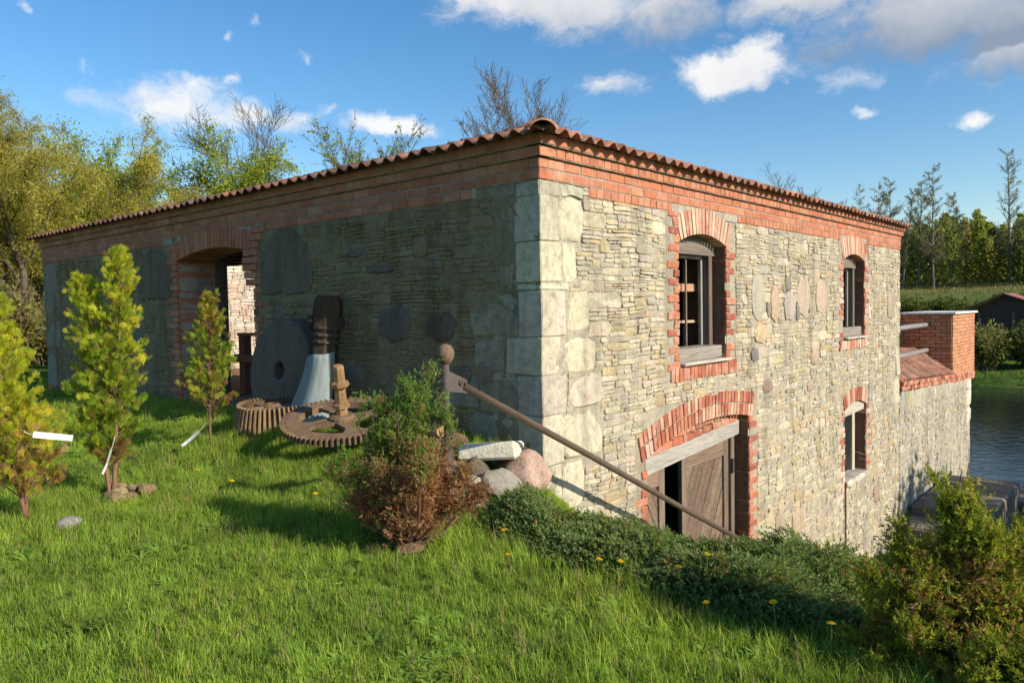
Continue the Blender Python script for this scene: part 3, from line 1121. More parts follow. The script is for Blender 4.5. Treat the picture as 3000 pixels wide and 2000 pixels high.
# open inner door leaf on the left of the passage
dl = MB()
for i in range(1):
    dl.box((-7.15, .70+i*.20, 1.42), (.05, .19, 2.2), vary((.13, .11, .10), .15))
dl.build('door_leaf', M['wood_z'], mill)

# --- windows: frame, sill beam, arched head board, bars


def window(u0, u1, z0, zs, za, wd, head=True, bars=2, name='window'):
    col = lambda k=.0: vary((.14+k, .115+k, .10+k), .1)
    pw = .095
    fr = empty('window', (0, 0, 0))
    fr.parent = mill
    for uc in (u0+pw/2-.015, u1-pw/2-.055):
        w = MB()
        w.cbox((-wd, uc, (z0+zs)/2), (.13, pw, zs-z0), col(), b=.008, jit=.002)
        w.build('frame_post', M['wood_z'], fr)
    s = MB()
    s.cbox((-wd+.045, (u0+u1)/2, z0+.085), (.25, u1-u0-.006, .165), (.25, .225, .20), b=.012, jit=.004)
    s.cbox((-wd+.13, (u0+u1)/2, z0-.015), (.36, u1-u0-.01, .035), (.46, .43, .38), b=.008, jit=.003)
    s.build('sill', M['wood_y'], fr)
    if head:
        hb = MB()
        n = 12
        c = u1-u0
        rise = za-zs
        R = (c*c/4+rise*rise)/(2*rise)
        top = []
        for i in range(n+1):
            a = u0+c*i/n
            top.append((a, za-R+math.sqrt(max(R*R-(a-(u0+u1)/2)**2, 0))-.004))
        V = []
        for wv in (-wd-.06, -wd+.075):
            V += [(wv, a, b) for a, b in top]+[(wv, a, zs-.10) for a, b in top]
        F = []
        m1 = n+1
        for i in range(n):
            for off in (0, 2*m1):
                F.append((off+i, off+i+1, off+m1+i+1, off+m1+i))
            F.append((i, i+1, 2*m1+i+1, 2*m1+i))
            F.append((m1+i, m1+i+1, 3*m1+i+1, 3*m1+i))
        hb.add(V, F, (.17, .145, .125))
        hb.build('head_board', M['wood_y'], fr)
    # casement
    cs = MB()
    iu0, iu1, iz0, iz1 = u0+pw-.01, u1-pw-.06, z0+.17, zs-.10
    t = .045
    for a, b, c_, d in ((iu0, iu0+t, iz0, iz1), (iu1-t, iu1, iz0, iz1)):
        cs.cbox((-wd-.05, (a+b)/2, (c_+d)/2), (.05, b-a, d-c_), (.27, .26, .24), b=.006)
    cs.cbox((-wd-.05, (iu0+iu1)/2, iz1-t/2), (.05, iu1-iu0-2*t, t), (.33, .31, .28), b=.006)
    cs.build('casement', M['wood_z'], fr)
    for k in range(bars):
        b = MB()
        uu = iu0+t+(iu1-iu0-2*t)*(k+1)/(bars+1)-.04
        b.tube([(-wd-.06, uu, iz0), (-wd-.06, uu, iz1)], .016, 6, (.22, .165, .13))
        b.build('bar', M['rust'], fr)
    return fr, iu0, iu1, iz0, iz1


fr, a, b, c, d = window(2.60, 3.86, .94, 2.37, 2.505, .22)
for z, hgt, col in ((1.86, .10, (.42, .24, .16)), (1.42, .035, (.40, .30, .22))):
    r = MB()
    r.cbox((-.36, (a+b)/2+.05, z), (.04, 1.05, hgt), col, b=.006, jit=.004)
    r.build('cross_rail', M['wood_y'], fr)
fr, a, b, c, d = window(8.58, 9.82, 1.0, 2.37, 2.505, .22)
r = MB()
r.cbox((-.36, (a+b)/2+.05, 1.84), (.04, 1.05, .10), (.40, .22, .15), b=.006, jit=.004)
r.build('cross_rail', M['wood_y'], fr)
# basement window: lime-washed reveal, bowed lintel board, no bars
fr = empty('window', (0, 0, 0))
fr.parent = mill
for uc, wd_, cc_ in ((8.69, .06, (.30, .27, .23)), (9.80, .15, (.45, .41, .33))):
    w = MB()
    w.cbox((-.26, uc, -1.0), (.16, wd_, 1.3), cc_, b=.008)
    w.build('frame_post', M['wood_z'], fr)
s = MB()
s.cbox((-.10, 9.30, -1.65), (.34, 1.24, .10), (.46, .44, .38), b=.02, jit=.01)
s.build('sill', M['concrete'], fr)
hb = MB()
n = 12
V, F = [], []
for wv in (-.30, -.03):
    for i in range(n+1):
        a = 8.58+1.36*i/n
        V += [(wv, a, -.33+.10*math.sin(math.pi*min(1, max(0, (a-8.62)/1.3)))+.02*(i/n)), (wv, a, -.45+.03*(i/n))]
m1 = 2*(n+1)
for i in range(n):
    k = 2*i
    for o_ in (0, m1):
        F.append((o_+k, o_+k+1, o_+k+3, o_+k+2))
    F += [(k, k+2, m1+k+2, m1+k), (k+1, k+3, m1+k+3, m1+k+1)]
F += [(0, 1, m1+1, m1), (2*n, 2*n+1, m1+2*n+1, m1+2*n)]
hb.add(V, F, (.40, .37, .32))
hb.build('lintel', M['wood_y'], fr)
rod = MB()
rod.tube([(.035, 8.63, -1.62), (.035, 8.64, -2.4), (.04, 8.655, -3.6)], .014, 6, (.10, .05, .04))
rod.build('iron_rod', M['rust'], mill)

# --- basement double door


def clip_poly(poly, a, b, c):
    """keep a*x+b*y<=c"""
    outp = []
    for i in range(len(poly)):
        p, q = poly[i], poly[(i+1) % len(poly)]
        dp, dq = a*p[0]+b*p[1]-c, a*q[0]+b*q[1]-c
        if dp <= 0:
            outp.append(p)
        if dp*dq < 0:
            t = dp/(dp-dq)
            outp.append((p[0]+(q[0]-p[0])*t, p[1]+(q[1]-p[1])*t))
    return outp


def door_top(u):
    return -.335+.0605*(u-1.86)


dr = MB()
GW = (.17, .13, .105)
for u, wd_ in ((1.90, .11), (4.50, .13)):
    dr.cbox((-.27, u, (-2.9+door_top(u))/2), (.14, wd_, 2.9+door_top(u)-.004), vary(GW, .08), b=.008, jit=.004)
door = dr.build('door', M['wood_z'], mill)
ln = MB()
V = []
for wv in (-.33, -.13):
    for u in np.linspace(1.83, 4.57, 6):
        V += [(wv, u, door_top(u)+rnd(-.004, .004)), (wv, u, door_top(u)+.205+rnd(-.004, .004))]
F = []
for i in range(5):
    k = 2*i
    for o_ in (0, 12):
        F.append((o_+k, o_+k+1, o_+k+3, o_+k+2))
    F += [(k, k+2, 12+k+2, 12+k), (k+1, k+3, 12+k+3, 12+k+1)]
ln.add(V, F, (.34, .325, .30))
ln.build('lintel', M['wood_y'], door)


def leaf(u0, u1, dirn, parent):
    lf = MB()
    st = .13
    for a, b in ((u0, u0+st), (u1-st, u1)):
        lf.cbox((-.27, (a+b)/2, (-2.8+door_top((a+b)/2))/2-.01), (.06, b-a, 2.78+door_top((a+b)/2)), vary(GW, .1), b=.005, jit=.002)
    L_ = lf.build('door_leaf', M['wood_z'], parent)
    rl = MB()
    zt = door_top((u0+u1)/2)-.03
    for zc, hh in ((zt-.11, .2), (-2.6, .2)):
        rl.cbox((-.272, (u0+u1)/2, zc), (.055, u1-u0-2*st-.004, hh), vary((.20, .145, .11), .06), b=.005)
    rl.build('rail', M['wood_y'], L_)
    # diagonal boards in the panel, each its own piece
    a0, a1, b0, b1 = u0+st+.003, u1-st-.003, -2.5, zt-.215
    bw = .135
    cx, cz = (a0+a1)/2, (b0+b1)/2
    ang = math.radians(58)*dirn
    du, dz = math.cos(ang), math.sin(ang)
    nu, nz_ = -dz, du
    for i in range(-14, 15):
        c0 = i*bw
        rect = [(a0, b0), (a1, b0), (a1, b1), (a0, b1)]
        base = nu*cx+nz_*cz+c0
        pl = clip_poly(rect, nu, nz_, base+bw-.007)
        if len(pl) > 2:
            pl = clip_poly(pl, -nu, -nz_, -base)
        if len(pl) < 3:
            continue
        bd = MB()
        m_ = len(pl)
        off = rnd(-.003, .003)
        ctr = (sum(p[0] for p in pl)/m_, sum(p[1] for p in pl)/m_)
        V = [(-.30, p[0], p[1]) for p in pl]+[(-.272+off, p[0], p[1]) for p in pl]+[(-.266+off, ctr[0]+(p[0]-ctr[0])*.97, ctr[1]+(p[1]-ctr[1])*.985) for p in pl]
        F = []
        for r in (0, m_):
            for k in range(m_):
                F.append((r+k, r+(k+1) % m_, r+m_+(k+1) % m_, r+m_+k))
        F.append(tuple(range(2*m_, 3*m_)))
        bd.add(V, F, vary((.155, .11, .085), .2))
        bd.build('board', M['wood_d'], L_)


leaf(1.965, 2.66, -1, door)
leaf(3.10, 4.43, 1, door)
hg = MB()
hg.box((-.19, 4.46, -.62), (.03, .05, .2), (.05, .045, .04))
hg.build('hinge', M['rust'], door)
# infill bricks over the lintel, under the arch
INF = MB()
inf = Pieces('infill_brick', door, ['oldbrick'])
for r in range(3):
    u = 1.86+(r % 2)*.07
    while u < 4.5:
        uc = u+.12
        z0 = door_top(uc)+.215+r*.098
        za = -.10+.19-( (3.19-uc)**2)/ (2*5.8)+.057*(uc-1.72)
        if z0+.05 < za:
            V, F = brick_piece(SMAP, u, min(u+.245, 4.54), z0, min(z0+.088, za+.02), -.34, -.10+rnd(-.004, .004), .006, .005)
            inf.add(V, F, vary(random.choice(NEWRED+OLDRED), .15), 'oldbrick', 1)
        u += .258
inf.finish(100)
bk = MB()
bk.box((-.235, 3.2, .08), (.20, 2.7, .42), (.42, .38, .30))
bk.build('infill_mortar', M['mortar'], door)

# --- millstones built into the front wall, their lower edge buried in masonry
for cx_, rr in ((-4.20, .60), (-7.95, .58)):
    ring = [(cx_+rr*math.cos(a)*(1+rnd(-.01, .01)), 2.12+max(rr*math.sin(a), -.24+rnd(-.03, .03))) for a in [2*math.pi*k/44 for k in range(44)]]
    V = [(a, .05, b) for a, b in ring]+[(a, -.012, b) for a, b in ring]+[(cx_+(a-cx_)*.96, -.026, 2.12+(b-2.12)*.96) for a, b in ring]+[(cx_, -.03, 2.15)]
    F = []
    for k in range(44):
        q = (k+1) % 44
        F += [(k, q, 44+q, 44+k), (44+k, 44+q, 88+q, 88+k), (88+k, 88+q, 132)]
    ms = MB()
    ms.add(V, F, (.165, .135, .10))
    ms.build('millstone', M['granite'], mill)

# --- roof: pantile coping along both walls
TW, TL, SL = .20, .42, math.radians(16)


def tile_mesh(name, n=10, L_=TL, amp=.029, th=.016):
    V, F = [], []
    for y in (0.0, L_*.5, L_):
        for s in (0, 1):
            for i in range(n+1):
                t = i/n
                x = -TW*.56+TW*1.12*t
                z = amp*(math.cos(2*math.pi*(t*1.12-.06-.5)))+(th if s else 0)+(.012 if y == 0 else 0)
                V.append((x, y, z))
    m1 = n+1
    for r in range(2):
        for s in (0, 1):
            b0, b1 = (2*r+s)*m1, (2*(r+1)+s)*m1
            for i in range(n):
                F.append((b0+i, b0+i+1, b1+i+1, b1+i))
        for i in (0, n):
            F.append((2*r*m1+i, (2*r+1)*m1+i, (2*r+3)*m1+i, (2*r+2)*m1+i))
    for i in range(n):
        F.append((i, i+1, m1+i+1, m1+i))
        F.append((4*m1+i, 4*m1+i+1, 5*m1+i+1, 5*m1+i))
    return V, F


TV, TF = tile_mesh('t')
TCOL = [(.27, .125, .08), (.23, .115, .08), (.20, .10, .07), (.31, .15, .10), (.165, .095, .07), (.25, .14, .10), (.19, .12, .095)]
TMESH = []
for c in TCOL:
    mb = MB()
    mb.add(TV, TF, c)
    o = mb.build('roof_tile', M['tile'], mill, smooth=True)
    TMESH.append(o.data)
    bpy.data.objects.remove(o)
ROOF = empty('roof', (0, 0, 0))
ROOF.parent = mill
EAVE = .235
ZE = 3.202
cs, sn = math.cos(SL), math.sin(SL)


def put_tile(MW, plane=None):
    me = random.choice(TMESH)
    if plane is not None:
        bm = bmesh.new()
        bm.from_mesh(me)
        bm.transform(MW)
        bmesh.ops.bisect_plane(bm, geom=bm.verts[:]+bm.edges[:]+bm.faces[:], plane_co=(0, 0, 0), plane_no=plane, clear_inner=True)
        if not bm.verts:
            bm.free()
            return
        me2 = bpy.data.meshes.new('roof_tile')
        bm.to_mesh(me2)
        bm.free()
        me2.materials.append(M['tile'])
        o = bpy.data.objects.new('roof_tile', me2)
        link(o, ROOF)
        return
    o = bpy.data.objects.new('roof_tile', me)
    link(o, ROOF)
    o.matrix_basis = MW


for side in (0, 1):
    U1 = (WID if side == 0 else LEN)+.14
    nT = int((U1+.22)/TW)
    for row in range(2):
        for i in range(nT+1):
            u = -.22+TW*(i+.5)+(.0 if row == 0 else rnd(-.01, .01))
            if u > U1:
                continue
            s = row*.36
            jx, jz = rnd(-.008, .008), rnd(-.006, .006)
            out_ = EAVE-s*cs+rnd(-.01, .01)
            z = ZE+s*sn+row*.012+jz
            if side == 0:
                ax, ay = Vector((0, 1, 0)), Vector((-cs, 0, sn))
                p = Vector((out_, u+jx, z))
            else:
                ax, ay = Vector((1, 0, 0)), Vector((0, cs, sn))
                p = Vector((-u+jx, -out_, z))
            nz_ = ax.cross(ay)
            if nz_.z < 0:
                ax = -ax
                nz_ = ax.cross(ay)
            MW = Matrix(((ax.x, ay.x, nz_.x, p.x), (ax.y, ay.y, nz_.y, p.y), (ax.z, ay.z, nz_.z, p.z), (0, 0, 0, 1))) @ Matrix.Rotation(rnd(-.03, .03), 4, 'Y')
            pl = None
            if u < .85:
                pl = (1, 1, 0) if side == 0 else (-1, -1, 0)
            put_tile(MW, pl)
rd = MB()
dz = -.030
for side in (0, 1):
    P = []
    for s, up in ((-.02, 0), (.80, 0)):
        for t in (0, -.075):
            P.append((EAVE-.19-s*cs, ZE+(.19+s)*sn+dz+t))
    # four corners of the slab section: eave top, eave bottom, inner top, inner bottom
    U1 = (WID if side == 0 else LEN)+.10
    V = []
    for end in (0, 1):
        for w_, z_ in P:
            uu = U1 if end else -w_
            V.append((w_, uu, z_) if side == 0 else (-uu, -w_, z_))
    rd.add(V, [(0, 1, 3, 2), (4, 5, 7, 6), (0, 2, 6, 4), (1, 3, 7, 5), (0, 4, 5, 1), (2, 6, 7, 3)], (.09, .06, .045))
rd.box((-.55, 6.4, 3.28), (.05, 11.4, .36), (.2, .16, .12))
rd.box((-6.9, .55, 3.28), (11.9, .05, .36), (.2, .16, .12))
rd.build('roof_boards', M['dark'], ROOF)
# hip ridge tiles over the corner
hipd = Vector((-cs/math.sqrt(2)*1.0, cs/math.sqrt(2), sn/math.sqrt(2)*1.0))
hipd = Vector((-1, 1, math.tan(SL))).normalized()
side_v = hipd.cross(Vector((0, 0, 1))).normalized()
upv = side_v.cross(hipd)
for k in range(3):
    rt = MB()
    V, F = [], []
    n = 12
    for y, r in ((0, .122), (.40, .105)):
        for th in (0, .018):
            for i in range(n+1):
                a = math.radians(12)+math.radians(156)*i/n
                p = Vector((EAVE+.03, -EAVE-.03, ZE-.012))+hipd*(y+k*.36)+side_v*(r+th)*math.cos(a)+upv*((r+th)*.85*math.sin(a)-.03+k*.004)
                V.append(p)
    m1 = n+1
    for i in range(n):
        F += [(i, i+1, 2*m1+i+1, 2*m1+i), (m1+i, m1+i+1, 3*m1+i+1, 3*m1+i), (i, i+1, m1+i+1, m1+i), (2*m1+i, 2*m1+i+1, 3*m1+i+1, 3*m1+i)]
    F += [(0, m1, 3*m1, 2*m1), (n, m1+n, 3*m1+n, 2*m1+n)]
    rt.add(V, F, vary((.34, .16, .10), .1))
    rt.build('ridge_tile', M['tile'], ROOF, smooth=True)

# ------------------------------------------------------------------ low terrace wall beyond the mill
terr = empty('terrace_wall', (0, 12.4, -4), label='low stone wall with tiled ledge and brick pier beyond the mill', cat='wall')
zt_ = lambda y: -.32-.045*(y-12.3)
TST = Pieces('stone', terr, ['stone', 'quoin'])
TB = Pieces('brick', terr, ['brick', 'oldbrick'])
GREYER = [(a*.92, b*.96, c*1.02) for a, b, c in CREAM]
rubble(TST, SMAP, SN, 12.36, 19.75, -4.6, -.78, [(19.3, 20, -1.9, -.5)], .2, GREYER)
y = 12.4
while y < 19.95:
    V, F = stone_piece(SMAP, y, y+.3, -.80, zt_(y+.15)-.02, .012)
    TST.add(V, F, vary(random.choice(GREYER)), 'stone', .001)
    y += .31
for z in (-1.9, -1.4, -.95):
    V, F = stone_piece(SMAP, 19.35, 20.02, z+.01, z+.44, .025)
    TST.add(V, F, (.55, .53, .46), 'quoin', 1.0)
for row in range(2):
    y = 12.42+row*.13
    while y < 20.4:
        z0 = zt_(y)+.105*row
        V, F = brick_piece(SMAP, y, y+.25, z0+.004, z0+.098, -.28, .03+.02*row+rnd(-.01, .01), .01, .012)
        TB.add(V, F, vary(random.choice(OLDRED+NEWRED), .12), 'oldbrick', score_of((0, y, z0), .025, SN))
        y += .262
# pier: bricks on the sunlit face and along the shaded face
ORANGE = [(.46, .22, .115), (.50, .25, .135), (.43, .19, .10), (.48, .25, .15)]
PY0, PY1, PZ0, PZ1 = 17.6, 20.55, -.62, 1.25
for i in range(19):
    z = PZ0+i*.098
    u = PY0-(i % 2)*.13
    while u < PY1-.02:
        a, b = max(u, PY0), min(u+.25, PY1)
        if b-a > .04:
            V, F = brick_piece(SMAP, a, b, z+.005, z+.092, -.10, .012+rnd(-.003, .003), .006, .003)
            TB.add(V, F, vary(random.choice(ORANGE), .1), 'brick', score_of((0, (a+b)/2, z), (b-a)*.09, SN))
        u += .262
    PMAP = lambda u, v, w: (-u, PY0-w, v)
    u = .02-(i % 2)*.13
    while u < 1.25:
        a, b = max(u, .02), min(u+.25, 1.26)
        if b-a > .04:
            V, F = brick_piece(PMAP, a, b, z+.005, z+.092, -.10, .012, .006, .003)
            TB.add(V, F, vary(random.choice(ORANGE), .1), 'brick', score_of((-a, PY0, z), (b-a)*.09, FN))
        u += .262
    RMAP = lambda u, v, w: (-1.27+w, u, v)
    for u in (16.3, 16.56, 16.82, 17.08, 17.34):
        V, F = brick_piece(RMAP, u-(i % 2)*.1, u+.25-(i % 2)*.1, z+.005, z+.092, -.10, .012, .006, .003)
        TB.add(V, F, vary(random.choice(ORANGE), .1), 'brick', score_of((-1.27, u, z), .02, SN))
TB.finish(300, 'brickwork')
TST.finish(300, 'rubble_stones')
tw = MB()
tw.box((-.33, 16.17, -2.85), (.6, 7.66, 4.5), (.36, .34, .28))
tw.box((-.64, PY0+1.5, .29), (1.24, 2.86, 1.86), (.42, .38, .32))
tw.box((-1.5, 16.9, .2), (.40, 1.55, 2.06), (.42, .38, .32))
tw.build('core', M['mortar'], terr)
P3, F3 = mortar_skin(SMAP, 12.33, 20.0, -4.6, -.42, [], 7.0)
build_np('mortar', P3, F3, np.tile(np.array([[.38, .36, .31]]), (len(F3), 1)), M['mortar'], terr, smooth=True)
cp = MB()
cp.cbox((-.63, (PY0+PY1)/2, PZ1+.035), (1.42, PY1-PY0+.16, .06), (.66, .64, .6), b=.01)
cp.cbox((-1.62, 16.7, PZ1+.035), (.50, 1.65, .058), (.66, .64, .6), b=.01)
cp.build('coping', M['concrete'], terr)
# sloping roof-tile ledge between the wall and the pier
SL2 = math.radians(33)
c2, s2 = math.cos(SL2), math.sin(SL2)
for i in range(26):
    y = 12.55+i*.196
    for row in range(3):
        s = row*.37
        p = Vector((.04-s*c2, y, zt_(y)+.235+s*s2+row*.01))
        ax, ay = Vector((0, 1, 0)), Vector((-c2, 0, s2))
        nz_ = ax.cross(ay)
        if nz_.z < 0:
            ax = -ax
            nz_ = ax.cross(ay)
        o = bpy.data.objects.new('roof_tile', random.choice(TMESH))
        link(o, terr)
        MW = Matrix(((ax.x, ay.x, nz_.x, p.x), (ax.y, ay.y, nz_.y, p.y), (ax.z, ay.z, nz_.z, p.z), (0, 0, 0, 1)))
        o.matrix_basis = MW
for z in (.98, .29):
    pp = MB()
    pp.tube([(-.62, 12.25, z-.02), (-.61, 17.62, z)], .062, 10, (.30, .29, .30))
    tag(pp.build('handrail_pipe', M['paint'], None, smooth=True), label='grey steel pipe rail spanning to the brick pier, %s of the two' % ('upper' if z > .5 else 'lower'), cat='pipe', group='pipe rails beside the brick pier')

# ------------------------------------------------------------------ concrete blocks at the river end
for (x0, x1, y0, y1, z0, z1, lab) in ((.06, 1.62, 12.95, 16.9, -3.95, -2.92, 'large weathered concrete block against the foot of the wall'),
                                     (.06, 1.25, 11.9, 12.9, -3.8, -3.12, 'low front concrete block behind the yellow-green conifer'),
                                     (.9, 1.95, 17.0, 18.6, -4.3, -3.45, 'farthest small concrete block nearest the river')):
    b = MB()
    b.cbox(((x0+x1)/2, (y0+y1)/2, (z0+z1)/2), (x1-x0, y1-y0, z1-z0), (.17, .145, .12), b=.05, jit=.03)
    tag(b.build('concrete_block', M['concrete'], None, origin=((x0+x1)/2, (y0+y1)/2, z0)), label=lab, cat='block', group='concrete blocks by the river')

# ------------------------------------------------------------------ handrail
RX = .46
hr = empty('handrail', (RX, -1.69, .0), label='brown iron handrail with ball-topped post sloping down beside the corner', cat='handrail')
b = MB()
b.tube([(RX, -1.69, -.2), (RX, -1.69, 1.27)], .026, 12, (.085, .070, .064))
b.tube([(RX, -1.69, .45), (RX, -1.69, .64)], .045, 12, (.08, .065, .06))
b.build('post', M['paint'], hr, smooth=True)
b = MB()
b.lathe((RX, -1.69, 1.24), (0, 0, 1), [(.026, 0), (.040, .010), (.060, .042), (.066, .075), (.060, .108), (.042, .134), (.016, .146), (0, .148)], 18, (.15, .10, .065))
b.build('ball_knob', M['rust'], hr, smooth=True)
b = MB()
Ra, Rb = Vector((RX, -1.52, 1.07)), Vector((RX, 3.44, -1.34))
rdv = (Rb-Ra).normalized()
b.tube([Ra, Ra.lerp(Rb, .33)+Vector((0, 0, .006)), Ra.lerp(Rb, .66)+Vector((0, 0, -.006)), Rb], .0295, 12, (.105, .075, .06))
b.build('rail', M['paint'], hr, smooth=True)
b = MB()
b.add([(RX-.008, -1.67, 1.19), (RX-.008, -1.48, 1.11), (RX-.008, -1.48, 1.01), (RX-.008, -1.67, 1.04), (RX+.008, -1.67, 1.19), (RX+.008, -1.48, 1.11), (RX+.008, -1.48, 1.01), (RX+.008, -1.67, 1.04)],
      [(0, 1, 2, 3), (4, 5, 6, 7), (0, 1, 5, 4), (1, 2, 6, 5), (2, 3, 7, 6), (3, 0, 4, 7)], (.085, .068, .064))
b.lathe((RX+.008, -1.55, 1.095), (1, 0, 0), [(.022, 0), (.022, .012), (0, .014)], 8, (.05, .04, .04))
b.build('bracket', M['paint'], hr)
b = MB()
b.tube([(RX, 3.39, -2.9), (RX, 3.39, -1.32)], .028, 10, (.115, .085, .08))
b.build('post', M['paint'], hr, smooth=True)

# ------------------------------------------------------------------ mill relics before the front wall
mst = empty('leaning_millstone', (-3.93, -.32, .25), label='large grey millstone with round eye leaning against the shaded wall', cat='millstone')
b = MB()
axm = Vector((0, -1, .13)).normalized()
R0, r0 = .66, .115
b.lathe((-3.93, -.20, .90), axm, [(r0, -.02), (r0, .115), (r0+.03, .125), (R0*.6, .13), (R0-.02, .125), (R0, .105), (R0, -.03), (R0-.02, -.045), (r0, -.045)], 48, (.15, .12, .10))
b.build('stone_disc', M['granite'], mst)
b = MB()
b.lathe((-3.93, -.20, .90), axm, [(0, -.03), (r0+.004, -.03)], 20, (.02, .018, .016))
b.build('eye', M['dark'], mst)

# old timber shaft standing upright, iron lugs at its head
ts = empty('timber_shaft', (-3.0, -.42, .25), label='dark upright timber mill shaft with side lugs and a pale cloth round its foot', cat='mill shaft')
b = MB()
tx, ty = -2.98, -.40
prof = [(.16, -.1), (.155, .75), (.15, 1.12), (.165, 1.2), (.175, 1.40), (.165, 1.53), (.13, 1.57), (0, 1.58)]
b.lathe((tx, ty, .25), (.06, .07, 1), prof, 7, (.055, .04, .028))
b.build('shaft', M['wood_z'], ts)
for s, z in ((-1, 1.47), (1, 1.44)):
    b = MB()
    b.lathe((tx+.09+s*.07, ty+.06+s*.06, z+.06), (s*.755, s*.656, .05), [(0, 0), (.07, 0), (.075, .06), (.07, .10), (.05, .12), (0, .125)], 6, (.04, .03, .025))
    b.build('lug', M['rust'], ts)
b = MB()
for k in range(3):
    b.lathe((tx+.01, ty, .25), (.06, .07, 1), [(.152, 1.02+k*.08), (.162, 1.03+k*.08), (.162, 1.05+k*.08), (.152, 1.06+k*.08)], 12, (.06, .045, .04))
b.build('iron_band', M['rust'], ts)

# pale tarpaulin wrapped round the foot of the shaft
tp = MB()
nA, nZ = 36, 16
V, F = [], []
for j in range(nZ+1):
    t = j/nZ
    z = 1.14-.82*t
    for i in range(nA+1):
        a = math.radians(-160+320*i/nA)-math.pi/2
        flare = .185+.13*t**1.6+.012*math.sin(a*5+t*2)*t+.004*math.sin(a*13+1+3*t)
        lean = -.13*t**1.5
        V.append((tx+.06+lean+flare*math.cos(a)*(1.3 if math.cos(a) < 0 else .85), ty+.03+flare*.72*math.sin(a)-.10*t, z+.010*math.sin(a*3)*(1-t)+(.03-.10*t)*math.cos(a)))
for j in range(nZ):
    for i in range(nA):
        k = j*(nA+1)+i
        F.append((k, k+1, k+nA+2, k+nA+1))
tp.add(V, F, (.22, .27, .28))
o = tp.build('tarpaulin', M['cloth'], None, smooth=True)
tag(o, label='pale blue-white tarpaulin wrapped round the foot of the timber shaft', cat='tarpaulin')
sm_ = o.modifiers.new('thick', 'SOLIDIFY')
sm_.thickness = .004

RUST = (.17, .115, .070)
RUSTL = (.25, .165, .09)


def rot_to(axis_):
    return Vector(axis_).normalized().to_track_quat('Z', 'Y').to_matrix().to_4x4()


def bevel_gear(name, loc, axis_, r_top, r_bot, h, nteeth, label, spokes=6):
    """cone gear lying on its large side, teeth running down the cone"""
    g = empty(name, loc, label=label, cat='gear wheel', group='rusty gear wheels by the wall')
    MR = Matrix.Translation(loc) @ rot_to(axis_)

    def T(p):
        return MR @ Vector(p)
    rim = MB()
    n = nteeth*2
    prof = [(r_top*.80, h-.05), (r_top*.80, h), (r_top, h), (r_bot-.02, .02), (r_bot*.84, .0), (r_top*.80, h-.05)]
    V, F = [], []
    for r, z in prof:
        for k in range(n):
            a = 2*math.pi*k/n
            V.append(T((r*math.cos(a), r*math.sin(a), z)))
    for i in range(len(prof)-1):
        for k in range(n):
            F.append((i*n+k, i*n+(k+1) % n, (i+1)*n+(k+1) % n, (i+1)*n+k))
    rim.add(V, F, (.10, .065, .04))
    rim.build('rim', M['rust'], g)
    for k in range(nteeth):
        a = 2*math.pi*k/nteeth
        e = math.pi/nteeth*.50
        b = MB()
        V = []
        for r, z, up in ((r_top-.005, h+.012, 1), (r_bot-.02, .01, 0)):
            for dr_ in (0, .045):
                for s in (-1, 1):
                    q = a+s*e*(1 if dr_ == 0 else .7)
                    V.append(T(((r+dr_)*math.cos(q), (r+dr_)*math.sin(q), z+(.012 if dr_ else 0))))
        b.add(V, [(0, 1, 3, 2), (4, 5, 7, 6), (0, 4, 6, 2), (1, 5, 7, 3), (2, 3, 7, 6), (0, 1, 5, 4)], vary(RUSTL, .15))
        b.build('tooth', M['rust'], g)
    sp = MB()
    for k in range(spokes):
        a = 2*math.pi*k/spokes+.3
        sp.cbox(T((r_top*.45*math.cos(a), r_top*.45*math.sin(a), h-.035)), (r_top*.75, .085, .04), vary(RUST, .1), M=rot_to(axis_) @ Matrix.Rotation(a, 4, 'Z'), b=.01)
    sp.build('spokes', M['rust'], g)
    hb_ = MB()
    V, F = [], []
    hb_.lathe(T((0, 0, h-.14)), MR.to_3x3() @ Vector((0, 0, 1)), [(.10, 0), (.10, .13), (.075, .15), (.05, .15), (.05, .0)], 14, RUST)
    hb_.build('hub', M['rust'], g)
    return g


